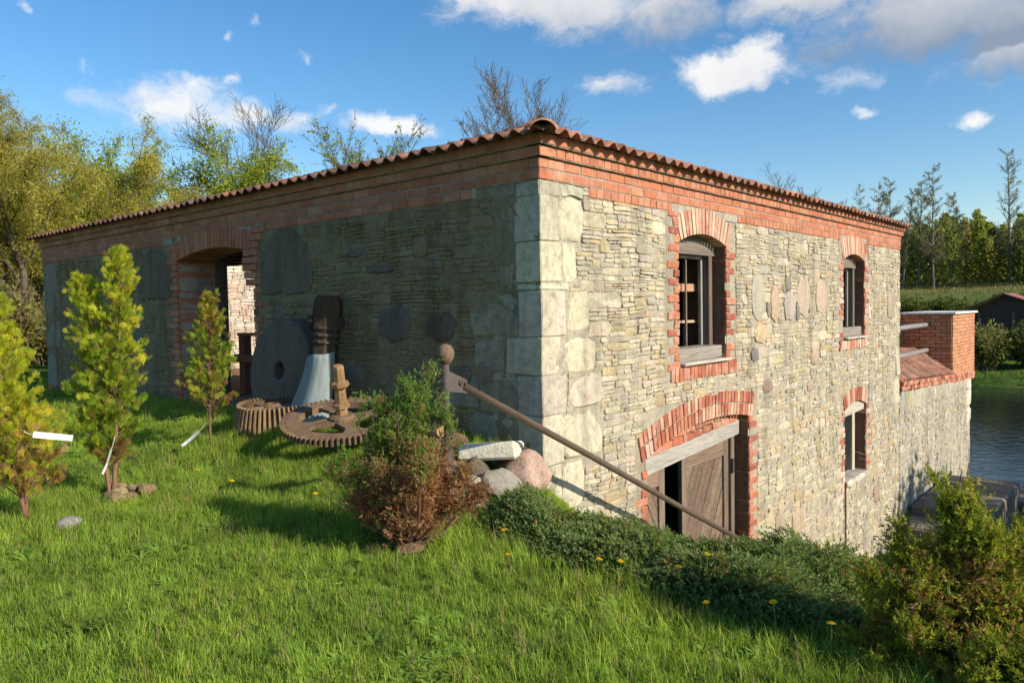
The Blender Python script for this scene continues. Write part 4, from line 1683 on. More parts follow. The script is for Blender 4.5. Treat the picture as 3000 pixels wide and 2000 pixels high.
def spur_gear(name, loc, axis_, R, w, nteeth, label, spokes=4, rimw=.13, shaft=None):
    """flat gear with wide rim plate, teeth outside, flat spokes, optional shaft"""
    g = empty(name, loc, label=label, cat='gear wheel', group='rusty gear wheels by the wall')
    MR = Matrix.Translation(loc) @ rot_to(axis_)
    ax = MR.to_3x3() @ Vector((0, 0, 1))

    def T(p):
        return MR @ Vector(p)
    rim = MB()
    rim.lathe(T((0, 0, 0)), ax, [(R-rimw, 0), (R-rimw, w), (R-.02, w), (R-.01, w*.8), (R-.01, 0), (R-rimw, 0)], 64, RUST)
    rim.build('rim', M['rust'], g)
    for k in range(nteeth):
        a = 2*math.pi*k/nteeth
        e = math.pi/nteeth
        b = MB()
        V = []
        for r, f in ((R-.015, .62), (R+.04, .36)):
            for z in (.0, w*1.02):
                for s in (-1, 1):
                    q = a+s*e*f
                    V.append(T((r*math.cos(q), r*math.sin(q), z)))
        b.add(V, [(0, 1, 3, 2), (4, 5, 7, 6), (0, 1, 5, 4), (2, 3, 7, 6), (0, 2, 6, 4), (1, 3, 7, 5)], vary(RUST, .15))
        b.build('tooth', M['rust'], g)
    for k in range(spokes):
        a = 2*math.pi*k/spokes+.5
        b = MB()
        V = []
        for r, wd_ in ((.07, .10), (R*.5, .055), (R-rimw+.01, .13)):
            for z in (w*.25, w*.8):
                for s in (-1, 1):
                    V.append(T((r*math.cos(a)-s*wd_*math.sin(a), r*math.sin(a)+s*wd_*math.cos(a), z)))
        F = []
        for i in (0, 4):
            F += [(i, i+1, i+5, i+4), (i+2, i+3, i+7, i+6), (i, i+2, i+6, i+4), (i+1, i+3, i+7, i+5)]
        F += [(0, 1, 3, 2), (8, 9, 11, 10)]
        b.add(V, F, vary(RUST, .08))
        b.build('spoke', M['rust'], g)
    b = MB()
    b.lathe(T((0, 0, -.02)), ax, [(0, 0), (.13, 0), (.13, w+.03), (.10, w+.05), (0, w+.05)], 16, RUST)
    b.build('hub', M['rust'], g)
    if shaft:
        b = MB()
        b.lathe(T((0, 0, w)), ax, [(.062, 0), (.062, .10), (.085, .105), (.085, .145), (.06, .15), (.058, .30), (.075, .31), (.098, .335), (.098, .365), (.06, .385), (.056, .53), (.05, .545), (0, .545)], 8, (.27, .165, .085))
        b.build('shaft', M['rust'], g)
    return g


bevel_gear('cone_gear', (-3.47, -.70, Hs(-3.47, -.70)-.0), (.06, -.05, 1), .345, .42, .27, 46, 'rusty cone-shaped gear with long slanting teeth lying below the leaning millstone')
spur_gear('spur_gear', (-1.93, -.85, .50), (.15, -.17, 1), .57, .07, 70, 'large flat rusty gear wheel with upright shaft lying behind the half-brown juniper', 4, .13, True)
spur_gear('spur_gear', (-.62, -.92, .40), (.05, -.05, 1), .34, .07, 34, 'small rusty cogwheel lying behind the handrail post', 4, .09)
b = MB()
ax_ = Vector((.95, -.25, .08)).normalized()
b.lathe((-.85, -.86, .54), ax_, [(0, 0), (.06, 0), (.06, .52), (.05, .55), (0, .55)], 10, (.36, .23, .11))
tag(b.build('axle_stub', M['rust'], None), label='rusty short axle lying on the small cogwheel behind the post', cat='axle')
b = MB()
b.lathe((-.45, -1.75, .10), (.8, .25, .1), [(0, 0), (.04, 0), (.045, .2), (.04, .22), (0, .22)], 8, (.40, .24, .12))
tag(b.build('iron_stub', M['rust'], None), label='short rusty iron piece in the grass left of the half-brown juniper', cat='iron scrap')


def rock(name, loc, size, col, label, cat='rock', mat='granite', seed=0, rough=.12, flat=False, group=None, sub=3):
    bm = bmesh.new()
    bmesh.ops.create_icosphere(bm, subdivisions=sub, radius=1)
    r_ = random.Random(seed)
    planes = [(Vector((r_.uniform(-1, 1), r_.uniform(-1, 1), r_.uniform(-1, 1))).normalized(), r_.uniform(.62, .88)) for _ in range(9)]
    for v in bm.verts:
        p = v.co.copy()
        for nrm_, d_ in planes:
            k = p.dot(nrm_)
            if k > d_:
                p -= nrm_*(k-d_)*.95
        q = p*3.1
        p *= 1+rough*.5*math.sin(q.x*2+seed)*math.cos(q.y*1.7+seed)+rough*.3*math.sin(q.z*3.3+q.x)
        v.co = Vector((p.x*size[0], p.y*size[1], p.z*size[2]))
    mb = MB()
    mb.add([v.co+Vector(loc) for v in bm.verts], [[v.index for v in f.verts] for f in bm.faces], col)
    bm.free()
    return tag(mb.build(name, M[mat], None, smooth=(mat == 'granite'), origin=loc), label=label, cat=cat, group=group)


# pale limestone slab on the stones at the corner, granite boulders under it
sl = MB()
R_ = Matrix.Rotation(math.radians(28), 4, 'Z') @ Matrix.Rotation(math.radians(-7), 4, 'X') @ Matrix.Rotation(math.radians(-4), 4, 'Y')
sl.cbox((.0, -.72, .415), (.50, .36, .13), (.60, .57, .46), M=R_, b=.022, jit=.012)
tag(sl.build('limestone_slab', M['quoin'], None, origin=(.0, -.72, .35)), label='pale flat limestone slab lying on the boulders by the corner', cat='stone slab')
rock('pink_boulder', (.20, -.54, .22), (.26, .22, .21), (.40, .285, .235), 'rounded pink granite boulder at the corner of the mill', 'boulder', seed=3)
rock('grey_rock', (.22, -.90, .15), (.23, .2, .17), (.25, .24, .20), 'low grey cracked rock below the limestone slab', seed=9, mat='stone')
rock('dark_rock', (.02, -.93, .27), (.10, .13, .13), (.12, .10, .075), 'small dark rock wedged under the end of the slab', seed=5)
rock('base_stone', (-.12, -.42, .22), (.34, .22, .17), (.34, .31, .25), 'flat grey stone between slab and wall corner', seed=15, mat='stone')
for i, (x, y, z, s, c) in enumerate([(.24, -1.20, .18, .10, (.38, .34, .26)), (.08, -1.12, .24, .12, (.33, .29, .22)), (.34, -1.24, .10, .08, (.40, .37, .28)), (.14, -1.25, .15, .11, (.42, .37, .28)), (-.02, -1.15, .36, .10, (.40, .35, .27))]):
    rock('field_stone', (x, y, z), (s*1.25, s*.9, s*.38), c, 'cream stone chip in the heap at the foot of the handrail post', seed=20+i, mat='stone', group='stone chips below the handrail', sub=2)
rock('grey_stone', (-2.02, -3.38, .03), (.15, .11, .06), (.33, .32, .30), 'flat grey stone in the grass beside the yellow thuja', seed=31, sub=2)
# clods dug out round the tall thuja
for i in range(9):
    a = rnd(0, 6.28)
    rock('soil_clod', (-2.70+.26*math.cos(a)+rnd(-.1, .22), -2.66+.17*math.sin(a), Hs(-2.7, -2.66)+.035), (rnd(.06, .13), rnd(.06, .10), rnd(.04, .075)), vary((.26, .19, .11), .25), 'dry brown clod of soil round the foot of the tall thuja', 'soil clod', seed=40+i, mat='bark', group='soil clods at the tall thuja', sub=2)
for i in range(6):
    a = rnd(0, 6.28)
    rock('soil_clod', (.25+.30*math.cos(a), -2.12+.14*math.sin(a), .02), (rnd(.06, .12), rnd(.05, .1), rnd(.03, .06)), vary((.17, .12, .075), .2), 'brown clod of soil under the half-brown juniper', 'soil clod', seed=60+i, mat='bark', group='soil clods at the juniper', sub=2)

# railing inside the doorway
rl = empty('timber_railing', (-7.2, 1.0, .3), label='red-brown timber railing standing inside the arched doorway', cat='railing')
b = MB()
b.cbox((-7.05, 1.02, .79), (.15, .15, .96), (.24, .10, .055), b=.01)
b.build('post', M['wood_z'], rl)
b = MB()
b.cbox((-6.4, 1.02, 1.29), (1.5, .17, .05), (.22, .09, .05), b=.008)
b.build('top_rail', M['wood_x'], rl)
for z in (.90,):
    b = MB()
    b.cbox((-6.35, .92, z), (1.7, .045, .13), (.21, .085, .05), b=.008)
    b.build('rail', M['wood_x'], rl)
b = MB()
b.cbox((-8.2, 1.35, .83), (1.9, .045, .10), (.21, .085, .05), b=.008)
b.build('rail', M['wood_x'], rl)

# ------------------------------------------------------------------ foliage tools


def frames(D, U):
    D = D/np.linalg.norm(D, axis=1, keepdims=True)
    X = np.cross(D, U)
    l = np.linalg.norm(X, axis=1, keepdims=True)
    X = np.where(l < 1e-4, np.array([[1., 0, 0]]), X/np.maximum(l, 1e-4))
    Z = np.cross(X, D)
    return X, D, Z


def scatter(PV, PF, O, D, U, S, C):
    """place a prototype (local Y along D) n times; returns verts, faces, face colours"""
    X, Y, Z = frames(D, U)
    n = len(O)
    V = (PV[None, :, 0, None]*X[:, None, :]+PV[None, :, 1, None]*Y[:, None, :]+PV[None, :, 2, None]*Z[:, None, :])*S[:, None, None]+O[:, None, :]
    F = PF[None]+(np.arange(n)*len(PV))[:, None, None]
    CC = np.repeat(C, len(PF), axis=0)
    return V.reshape(-1, 3), F.reshape(-1, PF.shape[1]), CC


def fan_proto(seed=0, side=6, w=.05):
    """flat scale-leaf spray (thuja): main axis with forked side shoots"""
    r = np.random.default_rng(seed)
    V, F = [], []

    def strip(p, d, l, w0):
        p, d = np.array(p), np.array(d)/np.linalg.norm(d)
        s = np.array([-d[1], d[0], 0])
        k = len(V)
        zz = r.normal(0, .02)
        V.extend([p-s*w0*.5, p+s*w0*.5, p+d*l*.6+s*w0*.5+[0, 0, zz], p+d*l+[0, 0, zz*1.5]])
        F.append((k, k+1, k+2, k+3))
    strip((0, 0, 0), (0, 1, 0), 1.0, w)
    for i in range(side):
        t = .16+.72*i/side
        for s in (-1, 1):
            a = math.radians(r.uniform(32, 48))
            l = (.52*(1-t)+.16)*r.uniform(.8, 1.15)
            d = (s*math.sin(a), math.cos(a), r.normal(0, .08))
            strip((0, t, 0), d, l, w*.95)
            for q in (.45, .72):
                b = a-s*0+math.radians(r.uniform(18, 34))*(1 if r.random() < .6 else -1)
                d2 = (s*math.sin(b), math.cos(b), 0)
                strip((d[0]*l*q, t+d[1]*l*q, 0), d2, l*.42, w*.85)
    return np.array(V), np.array(F)


def shoot_proto(seed=0, n=9, w=.16, l=.36):
    """short needled shoot (juniper)"""
    r = np.random.default_rng(seed)
    V, F = [], []
    for i in range(n):
        t = i/(n-1)
        a = i*2.4+r.uniform(-.3, .3)
        up = .55+.35*t
        d = np.array([math.cos(a)*(1-up*.6), up, math.sin(a)*(1-up*.6)])
        d /= np.linalg.norm(d)
        s = np.cross(d, r.normal(size=3))
        s /= np.linalg.norm(s)
        p = np.array([0, t*.78, 0])
        k = len(V)
        ll = l*(1-.35*t)
        V.extend([p-s*w*.28, p+s*w*.28, p+d*ll*.6+s*w*.4, p+d*ll])
        F.append((k, k+1, k+2, k+3))
    return np.array(V), np.array(F)


def tubes_np(segs, n=5):
    """segs: (p0,p1,r0,r1) list -> verts, quads"""
    if not segs:
        return np.zeros((0, 3)), np.zeros((0, 4), int)
    P0 = np.array([s[0] for s in segs], float)
    P1 = np.array([s[1] for s in segs], float)
    R0 = np.array([s[2] for s in segs])
    R1 = np.array([s[3] for s in segs])
    D = P1-P0
    U = np.tile(np.array([[.13, .21, .97]]), (len(D), 1))
    X, Y, Z = frames(D, U)
    a = np.arange(n)*2*math.pi/n
    ring = X[:, None, :]*np.cos(a)[None, :, None]+Z[:, None, :]*np.sin(a)[None, :, None]
    V = np.concatenate([P0[:, None, :]+ring*R0[:, None, None], P1[:, None, :]+ring*R1[:, None, None]], axis=1).reshape(-1, 3)
    base = (np.arange(len(segs))*2*n)[:, None]
    k = np.arange(n)[None, :]
    F = np.stack([base+k, base+(k+1) % n, base+n+(k+1) % n, base+n+k], axis=2).reshape(-1, 4)
    return V, F


def pick(cols, n, var=.14):
    cols = np.array(cols)
    c = cols[rng.integers(0, len(cols), n)]
    return np.clip(c*rng.uniform(1-var, 1+var, (n, 1))*rng.uniform(.95, 1.05, (n, 3)), .004, .9)


LIME = [(.40, .45, .03), (.47, .50, .04), (.33, .42, .03), (.52, .51, .05), (.25, .35, .027)]
THGREEN = [(.19, .30, .028), (.25, .36, .034), (.14, .24, .026), (.29, .37, .045)]
GOLD = [(.46, .34, .05), (.52, .40, .07), (.42, .29, .05), (.38, .36, .04)]
DEADTH = [(.34, .20, .09), (.28, .15, .065), (.38, .25, .12), (.22, .11, .05)]


def upright_conifer(name, base, height, width, label, colour_fn, nbr, per, size, lean=(0, 0), stems=2, gap=None, start=.12, taper=.75):
    root = empty(name, base, label=label, cat='conifer', group='young thujas on the lawn')
    base = np.array(base)
    segs = []
    tops = []
    for s in range(stems):
        off = np.array([rng.normal(0, .05)*(s > 0), rng.normal(0, .05)*(s > 0), 0])
        top = base+np.array([lean[0]+off[0]*4, lean[1]+off[1]*4, height*(1-.10*s)])
        pts = [base+off*.4]
        for k in range(1, 7):
            pts.append(base+off*.4+(top-base-off*.4)*(k/6)+np.array([rng.normal(0, .012), rng.normal(0, .012), 0]))
        for k in range(6):
            segs.append((pts[k], pts[k+1], .020*(1-k/6.5)*height/1.8, .020*(1-(k+1)/6.5)*height/1.8))
        tops.append(pts)
    O, D, U, S, T = [], [], [], [], []
    for i in range(nbr):
        pts = tops[i % stems]
        t = start+(1-start)*(i+rng.uniform(0, 1))/nbr
        k = min(int(t*6), 5)
        p0 = pts[k]+(pts[k+1]-pts[k])*(t*6-k)
        a = i*2.399+rng.uniform(-.4, .4)
        rad = width*.5*(math.sin(math.pi*min(1, (1.02-t)/taper)*.5))**.8*rng.uniform(.55, 1.2)+.03
        if gap is not None:
            rad *= gap(t, a)
        el = rng.uniform(.45, 1.05)
        dirv = np.array([math.cos(a)*math.cos(el), math.sin(a)*math.cos(el), math.sin(el)])
        ln_ = rad/max(math.cos(el), .35)
        p1 = p0+dirv*ln_
        segs.append((p0, p0+dirv*ln_*.6, .006, .003))
        for j in range(per):
            q = rng.uniform(.25, 1.0)
            o_ = p0+dirv*ln_*q+rng.normal(0, .018, 3)
            dd = dirv*.65+rng.normal(0, .34, 3)+np.array([0, 0, .42])
            O.append(o_)
            D.append(dd)
            tang = np.array([-math.sin(a), math.cos(a), 0])*rng.uniform(.5, 1.2)+rng.normal(0, .5, 3)
            U.append(np.cross(dd, tang) if rng.random() < .5 else tang)
            S.append(size*rng.uniform(.6, 1.15)*(.75+.25*(1-t)))
            T.append(t)
    O, D, U, S, T = map(np.array, (O, D, U, S, T))
    C = colour_fn(T, O-base)
    Vs, Fs, Cs, nv_ = [], [], [], 0
    lab = rng.integers(0, 3, len(O))
    for q in range(3):
        PV, PF = fan_proto(q+5, side=5, w=.052)
        k = lab == q
        v_, f_, c_ = scatter(PV, PF, O[k], D[k], U[k], S[k], C[k])
        Vs.append(v_)
        Fs.append(f_+nv_)
        Cs.append(c_)
        nv_ += len(v_)
    build_np('foliage', np.concatenate(Vs), np.concatenate(Fs), np.concatenate(Cs), M['conifer'], root)
    tv, tf = tubes_np(segs, 6)
    build_np('stem', tv, tf, np.tile(np.array([[.20, .115, .08]]), (len(tf), 1)), M['bark'], root, smooth=True)
    return root


def col_tall(T, P):
    n = len(T)
    c = pick(LIME, n)
    g = pick(THGREEN, n)
    k = rng.random(n) < np.clip(1.15-T*1.25, .08, .85)
    c[k] = g[k]
    dd = (T < .18) & (rng.random(n) < .5)
    c[dd] = pick(DEADTH, dd.sum())
    d2 = rng.random(n) < .05
    c[d2] = pick(DEADTH, d2.sum())
    return c


def col_small(T, P):
    n = len(T)
    c = pick(THGREEN+LIME[2:3], n)
    k = rng.random(n) < .18+.35*(T > .72)+.3*(T < .35)
    c[k] = pick(DEADTH+GOLD[:2], k.sum())
    return c


def col_yellow(T, P):
    n = len(T)
    c = pick(LIME+LIME[:2], n)
    k = (rng.random(n) < np.clip(.75-T*1.35, 0, .75))
    c[k] = pick(GOLD, k.sum())
    d = (rng.random(n) < np.clip(.62-T*1.35, .04, .6))
    c[d] = pick(DEADTH, d.sum())
    return c


upright_conifer('tall_thuja', (-2.85, -2.72, Hs(-2.85, -2.72)), 2.18, .46, 'tall bright green thuja with two tops left of the arched doorway', col_tall, 170, 30, .085, (.10, .09), 2, gap=lambda t, a: 1.0-.35*(abs(t-.62) < .04)-.3*(t < .2), start=.13)
upright_conifer('thin_thuja', (-3.6, -1.4, Hs(-3.6, -1.4)), 1.60, .46, 'thin browning thuja standing in front of the arched doorway', col_small, 84, 24, .078, (.06, .02), 1, start=.2)
upright_conifer('yellow_thuja', (-2.45, -3.53, Hs(-2.45, -3.53)), 1.72, .50, 'yellow thuja with browned lower branches at the left edge', col_yellow, 110, 28, .085, (-.12, -.12), 2, gap=lambda t, a: 1.25 if t < .42 else .8, start=.08)

# plant labels tied to the thujas
for (p, d, sz, lab) in (((-2.17, -3.55, .735), (.78, .60, -.10), (.30, .048), 'white plastic plant label sticking out of the yellow thuja'),
                        ((-3.50, -1.58, .37), (-.70, -.45, -.62), (.27, .035), 'white plant label hanging from the thin browning thuja'),
                        ((-2.72, -2.78, .44), (-.25, -.25, -.8), (.24, .022), 'narrow white plant label on the stem of the tall thuja')):
    b = MB()
    p, d = Vector(p), Vector(d).normalized()
    s = d.cross(Vector((.6, -.75, .2))).normalized()
    nn = d.cross(s)
    V = []
    for k in range(5):
        t = k/4
        c_ = p+d*sz[0]*t+nn*.03*math.sin(t*2.2)
        for side_ in (-.5, .5):
            V += [c_+s*sz[1]*side_+nn*.0012, c_+s*sz[1]*side_-nn*.0012]
    F = []
    for k in range(4):
        i = 4*k
        F += [(i, i+2, i+6, i+4), (i+1, i+3, i+7, i+5), (i, i+1, i+5, i+4), (i+2, i+3, i+7, i+6)]
    b.add(V, F, (.80, .80, .78))
    b.tube([p-d*.10+Vector((0, 0, .03)), p-d*.04, p], .003, 5, (.6, .6, .58))
    tag(b.build('plant_label', M['plastic'], None), label=lab, cat='plant label', group='white plant labels on the thujas')


def bushy_juniper(name, base, stems, label, shoot, colour_fn, sub=10, per=16, ssize=.075, proto=(9, .16, .36), group='junipers on the bank', wood=(.16, .10, .07)):
    """stems: list of (dx,dy,h,spread) leaders growing from the base"""
    root = empty(name, base, label=label, cat='juniper', group=group)
    base = np.array(base)
    segs, O, D, S = [], [], [], []
    for dx, dy, h, spread in stems:
        tip = np.array([dx, dy, h])
        pts = [np.zeros(3)]
        for k in range(1, 6):
            t = k/5
            pts.append(tip*np.array([t**.75, t**.75, t])+rng.normal(0, .012, 3))
        for k in range(5):
            segs.append((base+pts[k], base+pts[k+1], .014*(1-k/5.6), .014*(1-(k+1)/5.6)))
        for j in range(sub):
            t = rng.uniform(.22, 1.0)
            k = min(int(t*5), 4)
            p0 = pts[k]+(pts[k+1]-pts[k])*(t*5-k)
            a = rng.uniform(0, 6.28)
            el = rng.uniform(.15, .95)
            dirv = np.array([math.cos(a)*math.cos(el), math.sin(a)*math.cos(el), math.sin(el)])
            dirv = dirv+.35*tip/np.linalg.norm(tip)
            dirv /= np.linalg.norm(dirv)
            ln_ = spread*(1.12-t*.75)*rng.uniform(.55, 1.15)
            p1 = p0+dirv*ln_
            segs.append((base+p0, base+p1, .005, .002))
            for i in range(per):
                q = rng.uniform(.2, 1.0)
                o_ = p0+(p1-p0)*q+rng.normal(0, .022+.03*spread, 3)
                O.append(base+o_)
                D.append(dirv+rng.normal(0, .55, 3)+np.array([0, 0, .22]))
                S.append(ssize*rng.uniform(.6, 1.25))
    O, D, S = np.array(O), np.array(D), np.array(S)
    C = colour_fn(O-base)
    U = rng.normal(size=O.shape)
    Vs, Fs, Cs, k0 = [], [], [], 0
    lab = rng.integers(0, 3, len(O))
    for q in range(3):
        PV, PF = shoot_proto(q+1, *proto)
        k = lab == q
        v_, f_, c_ = scatter(PV, PF, O[k], D[k], U[k], S[k], C[k])
        Vs.append(v_)
        Fs.append(f_+k0)
        Cs.append(c_)
        k0 += len(v_)
    build_np('foliage', np.concatenate(Vs), np.concatenate(Fs), np.concatenate(Cs), M['conifer'], root)
    tv, tf = tubes_np(segs, 5)
    build_np('stem', tv, tf, np.tile(np.array([wood]), (len(tf), 1)), M['bark'], root)
    return root


JGREEN = [(.15, .265, .05), (.20, .32, .06), (.115, .21, .045), (.25, .35, .075)]
JBROWN = [(.38, .195, .10), (.44, .24, .13), (.31, .155, .08), (.42, .27, .17), (.24, .125, .07)]
JOLIVE = [(.22, .27, .03), (.29, .32, .036), (.165, .225, .03), (.115, .17, .026), (.34, .33, .05)]
JDARK = [(.14, .215, .08), (.105, .17, .06), (.175, .255, .092), (.215, .29, .105)]


def col_half(P):
    n = len(P)
    lim = .62+.12*np.sin(P[:, 0]*7)+rng.normal(0, .12, n)-.12*(P[:, 0] < -.25)
    c = pick(JGREEN, n)
    k = P[:, 2] < lim
    c[k] = pick(JBROWN, k.sum())
    g = k & (rng.random(n) < .05)
    c[g] = pick(JGREEN, g.sum())
    g = (~k) & (rng.random(n) < .10)
    c[g] = pick(JBROWN, g.sum())
    return c


st_ = []
for i in range(22):
    a = rng.uniform(0, 6.28)
    r_ = rng.uniform(.10, .47)
    st_.append((r_*math.cos(a), r_*math.sin(a), rng.uniform(.34, .88)*(1.05-.45*r_), .22))
st_ += [(.10, .12, 1.20, .22), (.02, .02, 1.16, .2), (-.05, -.02, 1.06, .22), (.20, .12, 1.04, .24), (.12, .05, 1.12, .2), (-.12, -.06, 1.06, .2), (.26, .2, .98, .22), (-.2, -.1, 1.0, .2), (-.26, -.16, .90, .14), (.16, .0, 1.08, .16), (-.02, .08, 1.1, .16), (.30, .17, .86, .15),  (.36, .30, .55, .2), (.40, .32, .38, .2), (.1, -.1, .92, .18), (-.16, -.06, .98, .15)]
bushy_juniper('half_brown_juniper', (.49, -2.13, 0.0), st_, 'juniper with green top and dead rust-brown lower half beside the handrail', None, col_half, 13, 27, .060)


def col_olive(P):
    n = len(P)
    r_ = np.hypot(P[:, 0], P[:, 1])
    c = pick(JOLIVE, n)
    k = rng.random(n) < np.clip(.42-1.0*r_, .03, .4)*(P[:, 2] < .75)
    c[k] = pick(JBROWN, k.sum())
    return c


st_ = []
for i in range(34):
    a = rng.uniform(0, 6.28)
    r_ = math.sqrt(rng.uniform(.03, 1))*.52
    st_.append((r_*math.cos(a), r_*math.sin(a), rng.uniform(.5, 1.0)*max(.12, 1.02*(1-r_/.66)**1.15)+.12, .19))
st_ += [(-.04, .0, 1.10, .13), (.02, .03, 1.04, .16), (-.02, -.05, .98, .17), (.06, .0, .92, .19), (-.07, -.04, 1.0, .15), (.10, .05, .95, .17), (-.22, -.12, .86, .15), (.25, .2, .82, .2), (.42, .36, .66, .22), (.55, .45, .62, .2), (.66, .52, .60, .17), (.5, .2, .45, .2), (.3, -.25, .4, .2), (-.36, -.24, .66, .17)]
bushy_juniper('yellow_green_juniper', (3.74, -1.66, -.22), st_, 'bushy yellow-green conical juniper at the lower right edge', None, col_olive, 15, 34, .062)


def creeping(name, cx_, cy_, rx_, ry_, hgt, n, label):
    """low spreading juniper: fans of shoots arching outwards over the bank"""
    root = empty(name, (cx_, cy_, Hs(cx_, cy_)), label=label, cat='creeping juniper', group='creeping junipers on the bank')
    r_ = np.sqrt(rng.uniform(0, 1, n))
    a = rng.uniform(0, 2*math.pi, n)
    x, y = cx_+rx_*r_*np.cos(a), cy_+ry_*r_*np.sin(a)
    lump = .5+.5*vnoise(x, y, 6.0, cx_)
    dome = (1-r_**2.4)
    z = H(x, y)+hgt*dome*(.45+.55*lump)*rng.uniform(.45, 1.05, n)+.02
    O = np.stack([x, y, z], 1)
    swirl = vnoise(x, y, 2.6, cy_)*1.2
    D = np.stack([np.cos(a+swirl)*.75, np.sin(a+swirl)*.75, rng.uniform(.15, .75, n)], 1)+rng.normal(0, .25, (n, 3))
    C = pick(JDARK, n)
    tip = rng.random(n) < .22
    C[tip] = pick([(.20, .26, .09), (.24, .29, .10)], tip.sum())
    br = rng.random(n) < .03
    C[br] = pick(JBROWN, br.sum())
    S = rng.uniform(.055, .105, n)
    U = rng.normal(size=O.shape)
    Vs, Fs, Cs, k0 = [], [], [], 0
    lab = rng.integers(0, 3, n)
    for q in range(3):
        PV, PF = shoot_proto(q+11, 8, .17, .34)
        k = lab == q
        v_, f_, c_ = scatter(PV, PF, O[k], D[k], U[k], S[k], C[k])
        Vs.append(v_)
        Fs.append(f_+k0)
        Cs.append(c_)
        k0 += len(v_)
    build_np('foliage', np.concatenate(Vs), np.concatenate(Fs), np.concatenate(Cs), M['conifer'], root)
    segs = []
    for i in range(26):
        aa, rr = rng.uniform(0, 6.28), rng.uniform(.5, .95)
        p0 = np.array([cx_, cy_, Hs(cx_, cy_)+.03])
        for k in range(4):
            q = (k+1)/4*rr
            xx, yy = cx_+rx_*q*math.cos(aa), cy_+ry_*q*math.sin(aa)
            p1 = np.array([xx, yy, Hs(xx, yy)+hgt*(1-q**2.4)*.55])
            segs.append((p0, p1, .010-.002*k, .008-.002*k))
            p0 = p1
    tv, tf = tubes_np(segs, 5)
    build_np('branches', tv, tf, np.tile(np.array([[.12, .08, .055]]), (len(tf), 1)), M['bark'], root)


creeping('creeping_juniper', 1.02, -1.10, .62, .55, .36, 5000, 'dark low juniper spreading between the half-brown juniper and the stone wall')
creeping('creeping_juniper', 1.62, -1.02, .78, .72, .31, 8600, 'dark creeping juniper in front of the left leaf of the basement door')
creeping('creeping_juniper', 2.25, -.72, .80, .78, .35, 9400, 'dark creeping juniper hiding the foot of the basement door')
creeping('creeping_juniper', 2.78, -.55, .75, .80, .52, 9400, 'tallest dark creeping juniper beside the yellow-green conical juniper')
creeping('creeping_juniper', 2.62, -1.35, .70, .52, .34, 6400, 'lowest dark creeping juniper along the edge of the lawn')

# ------------------------------------------------------------------ trees


def grow(segs, twigs, p, d, L_, r, lvl, P):
    n = P['nseg'][lvl]
    st = L_/n
    q, dv = np.array(p, float), np.array(d, float)
    for i in range(n):
        dv = dv+rng.normal(0, P['wob'][lvl], 3)+np.array([0, 0, P['up'][lvl]])
        dv /= np.linalg.norm(dv)
        q2 = q+dv*st
        ra, rb = r*(1-.75*i/n), r*(1-.75*(i+1)/n)
        if lvl == 0:
            ra, rb = r*(1-.94*i/n), r*(1-.94*(i+1)/n)
        segs.append((q, q2, max(ra, P['rmin']), max(rb, P['rmin']), lvl))
        if lvl >= P['leaf_from']:
            twigs.append((q, q2))
        if lvl < P['max']:
            f = (i+1)/n
            if f >= P['bare'][lvl]:
                k = P['kids'][lvl]
                k = int(k)+(rng.random() < k-int(k))
                for _ in range(k):
                    a = rng.uniform(0, 6.283)
                    ang = rng.uniform(*P['ang'][lvl])
                    s = np.cross(dv, rng.normal(size=3))
                    s /= np.linalg.norm(s)
                    cd_ = dv*math.cos(ang)+s*math.sin(ang)
                    cl = L_*P['ratio'][lvl]*(1.15-.65*f*P['cone'])*rng.uniform(.7, 1.2)
                    grow(segs, twigs, q+(q2-q)*rng.random(), cd_, cl, max(rb*.62, P['rmin']), lvl+1, P)
        q = q2


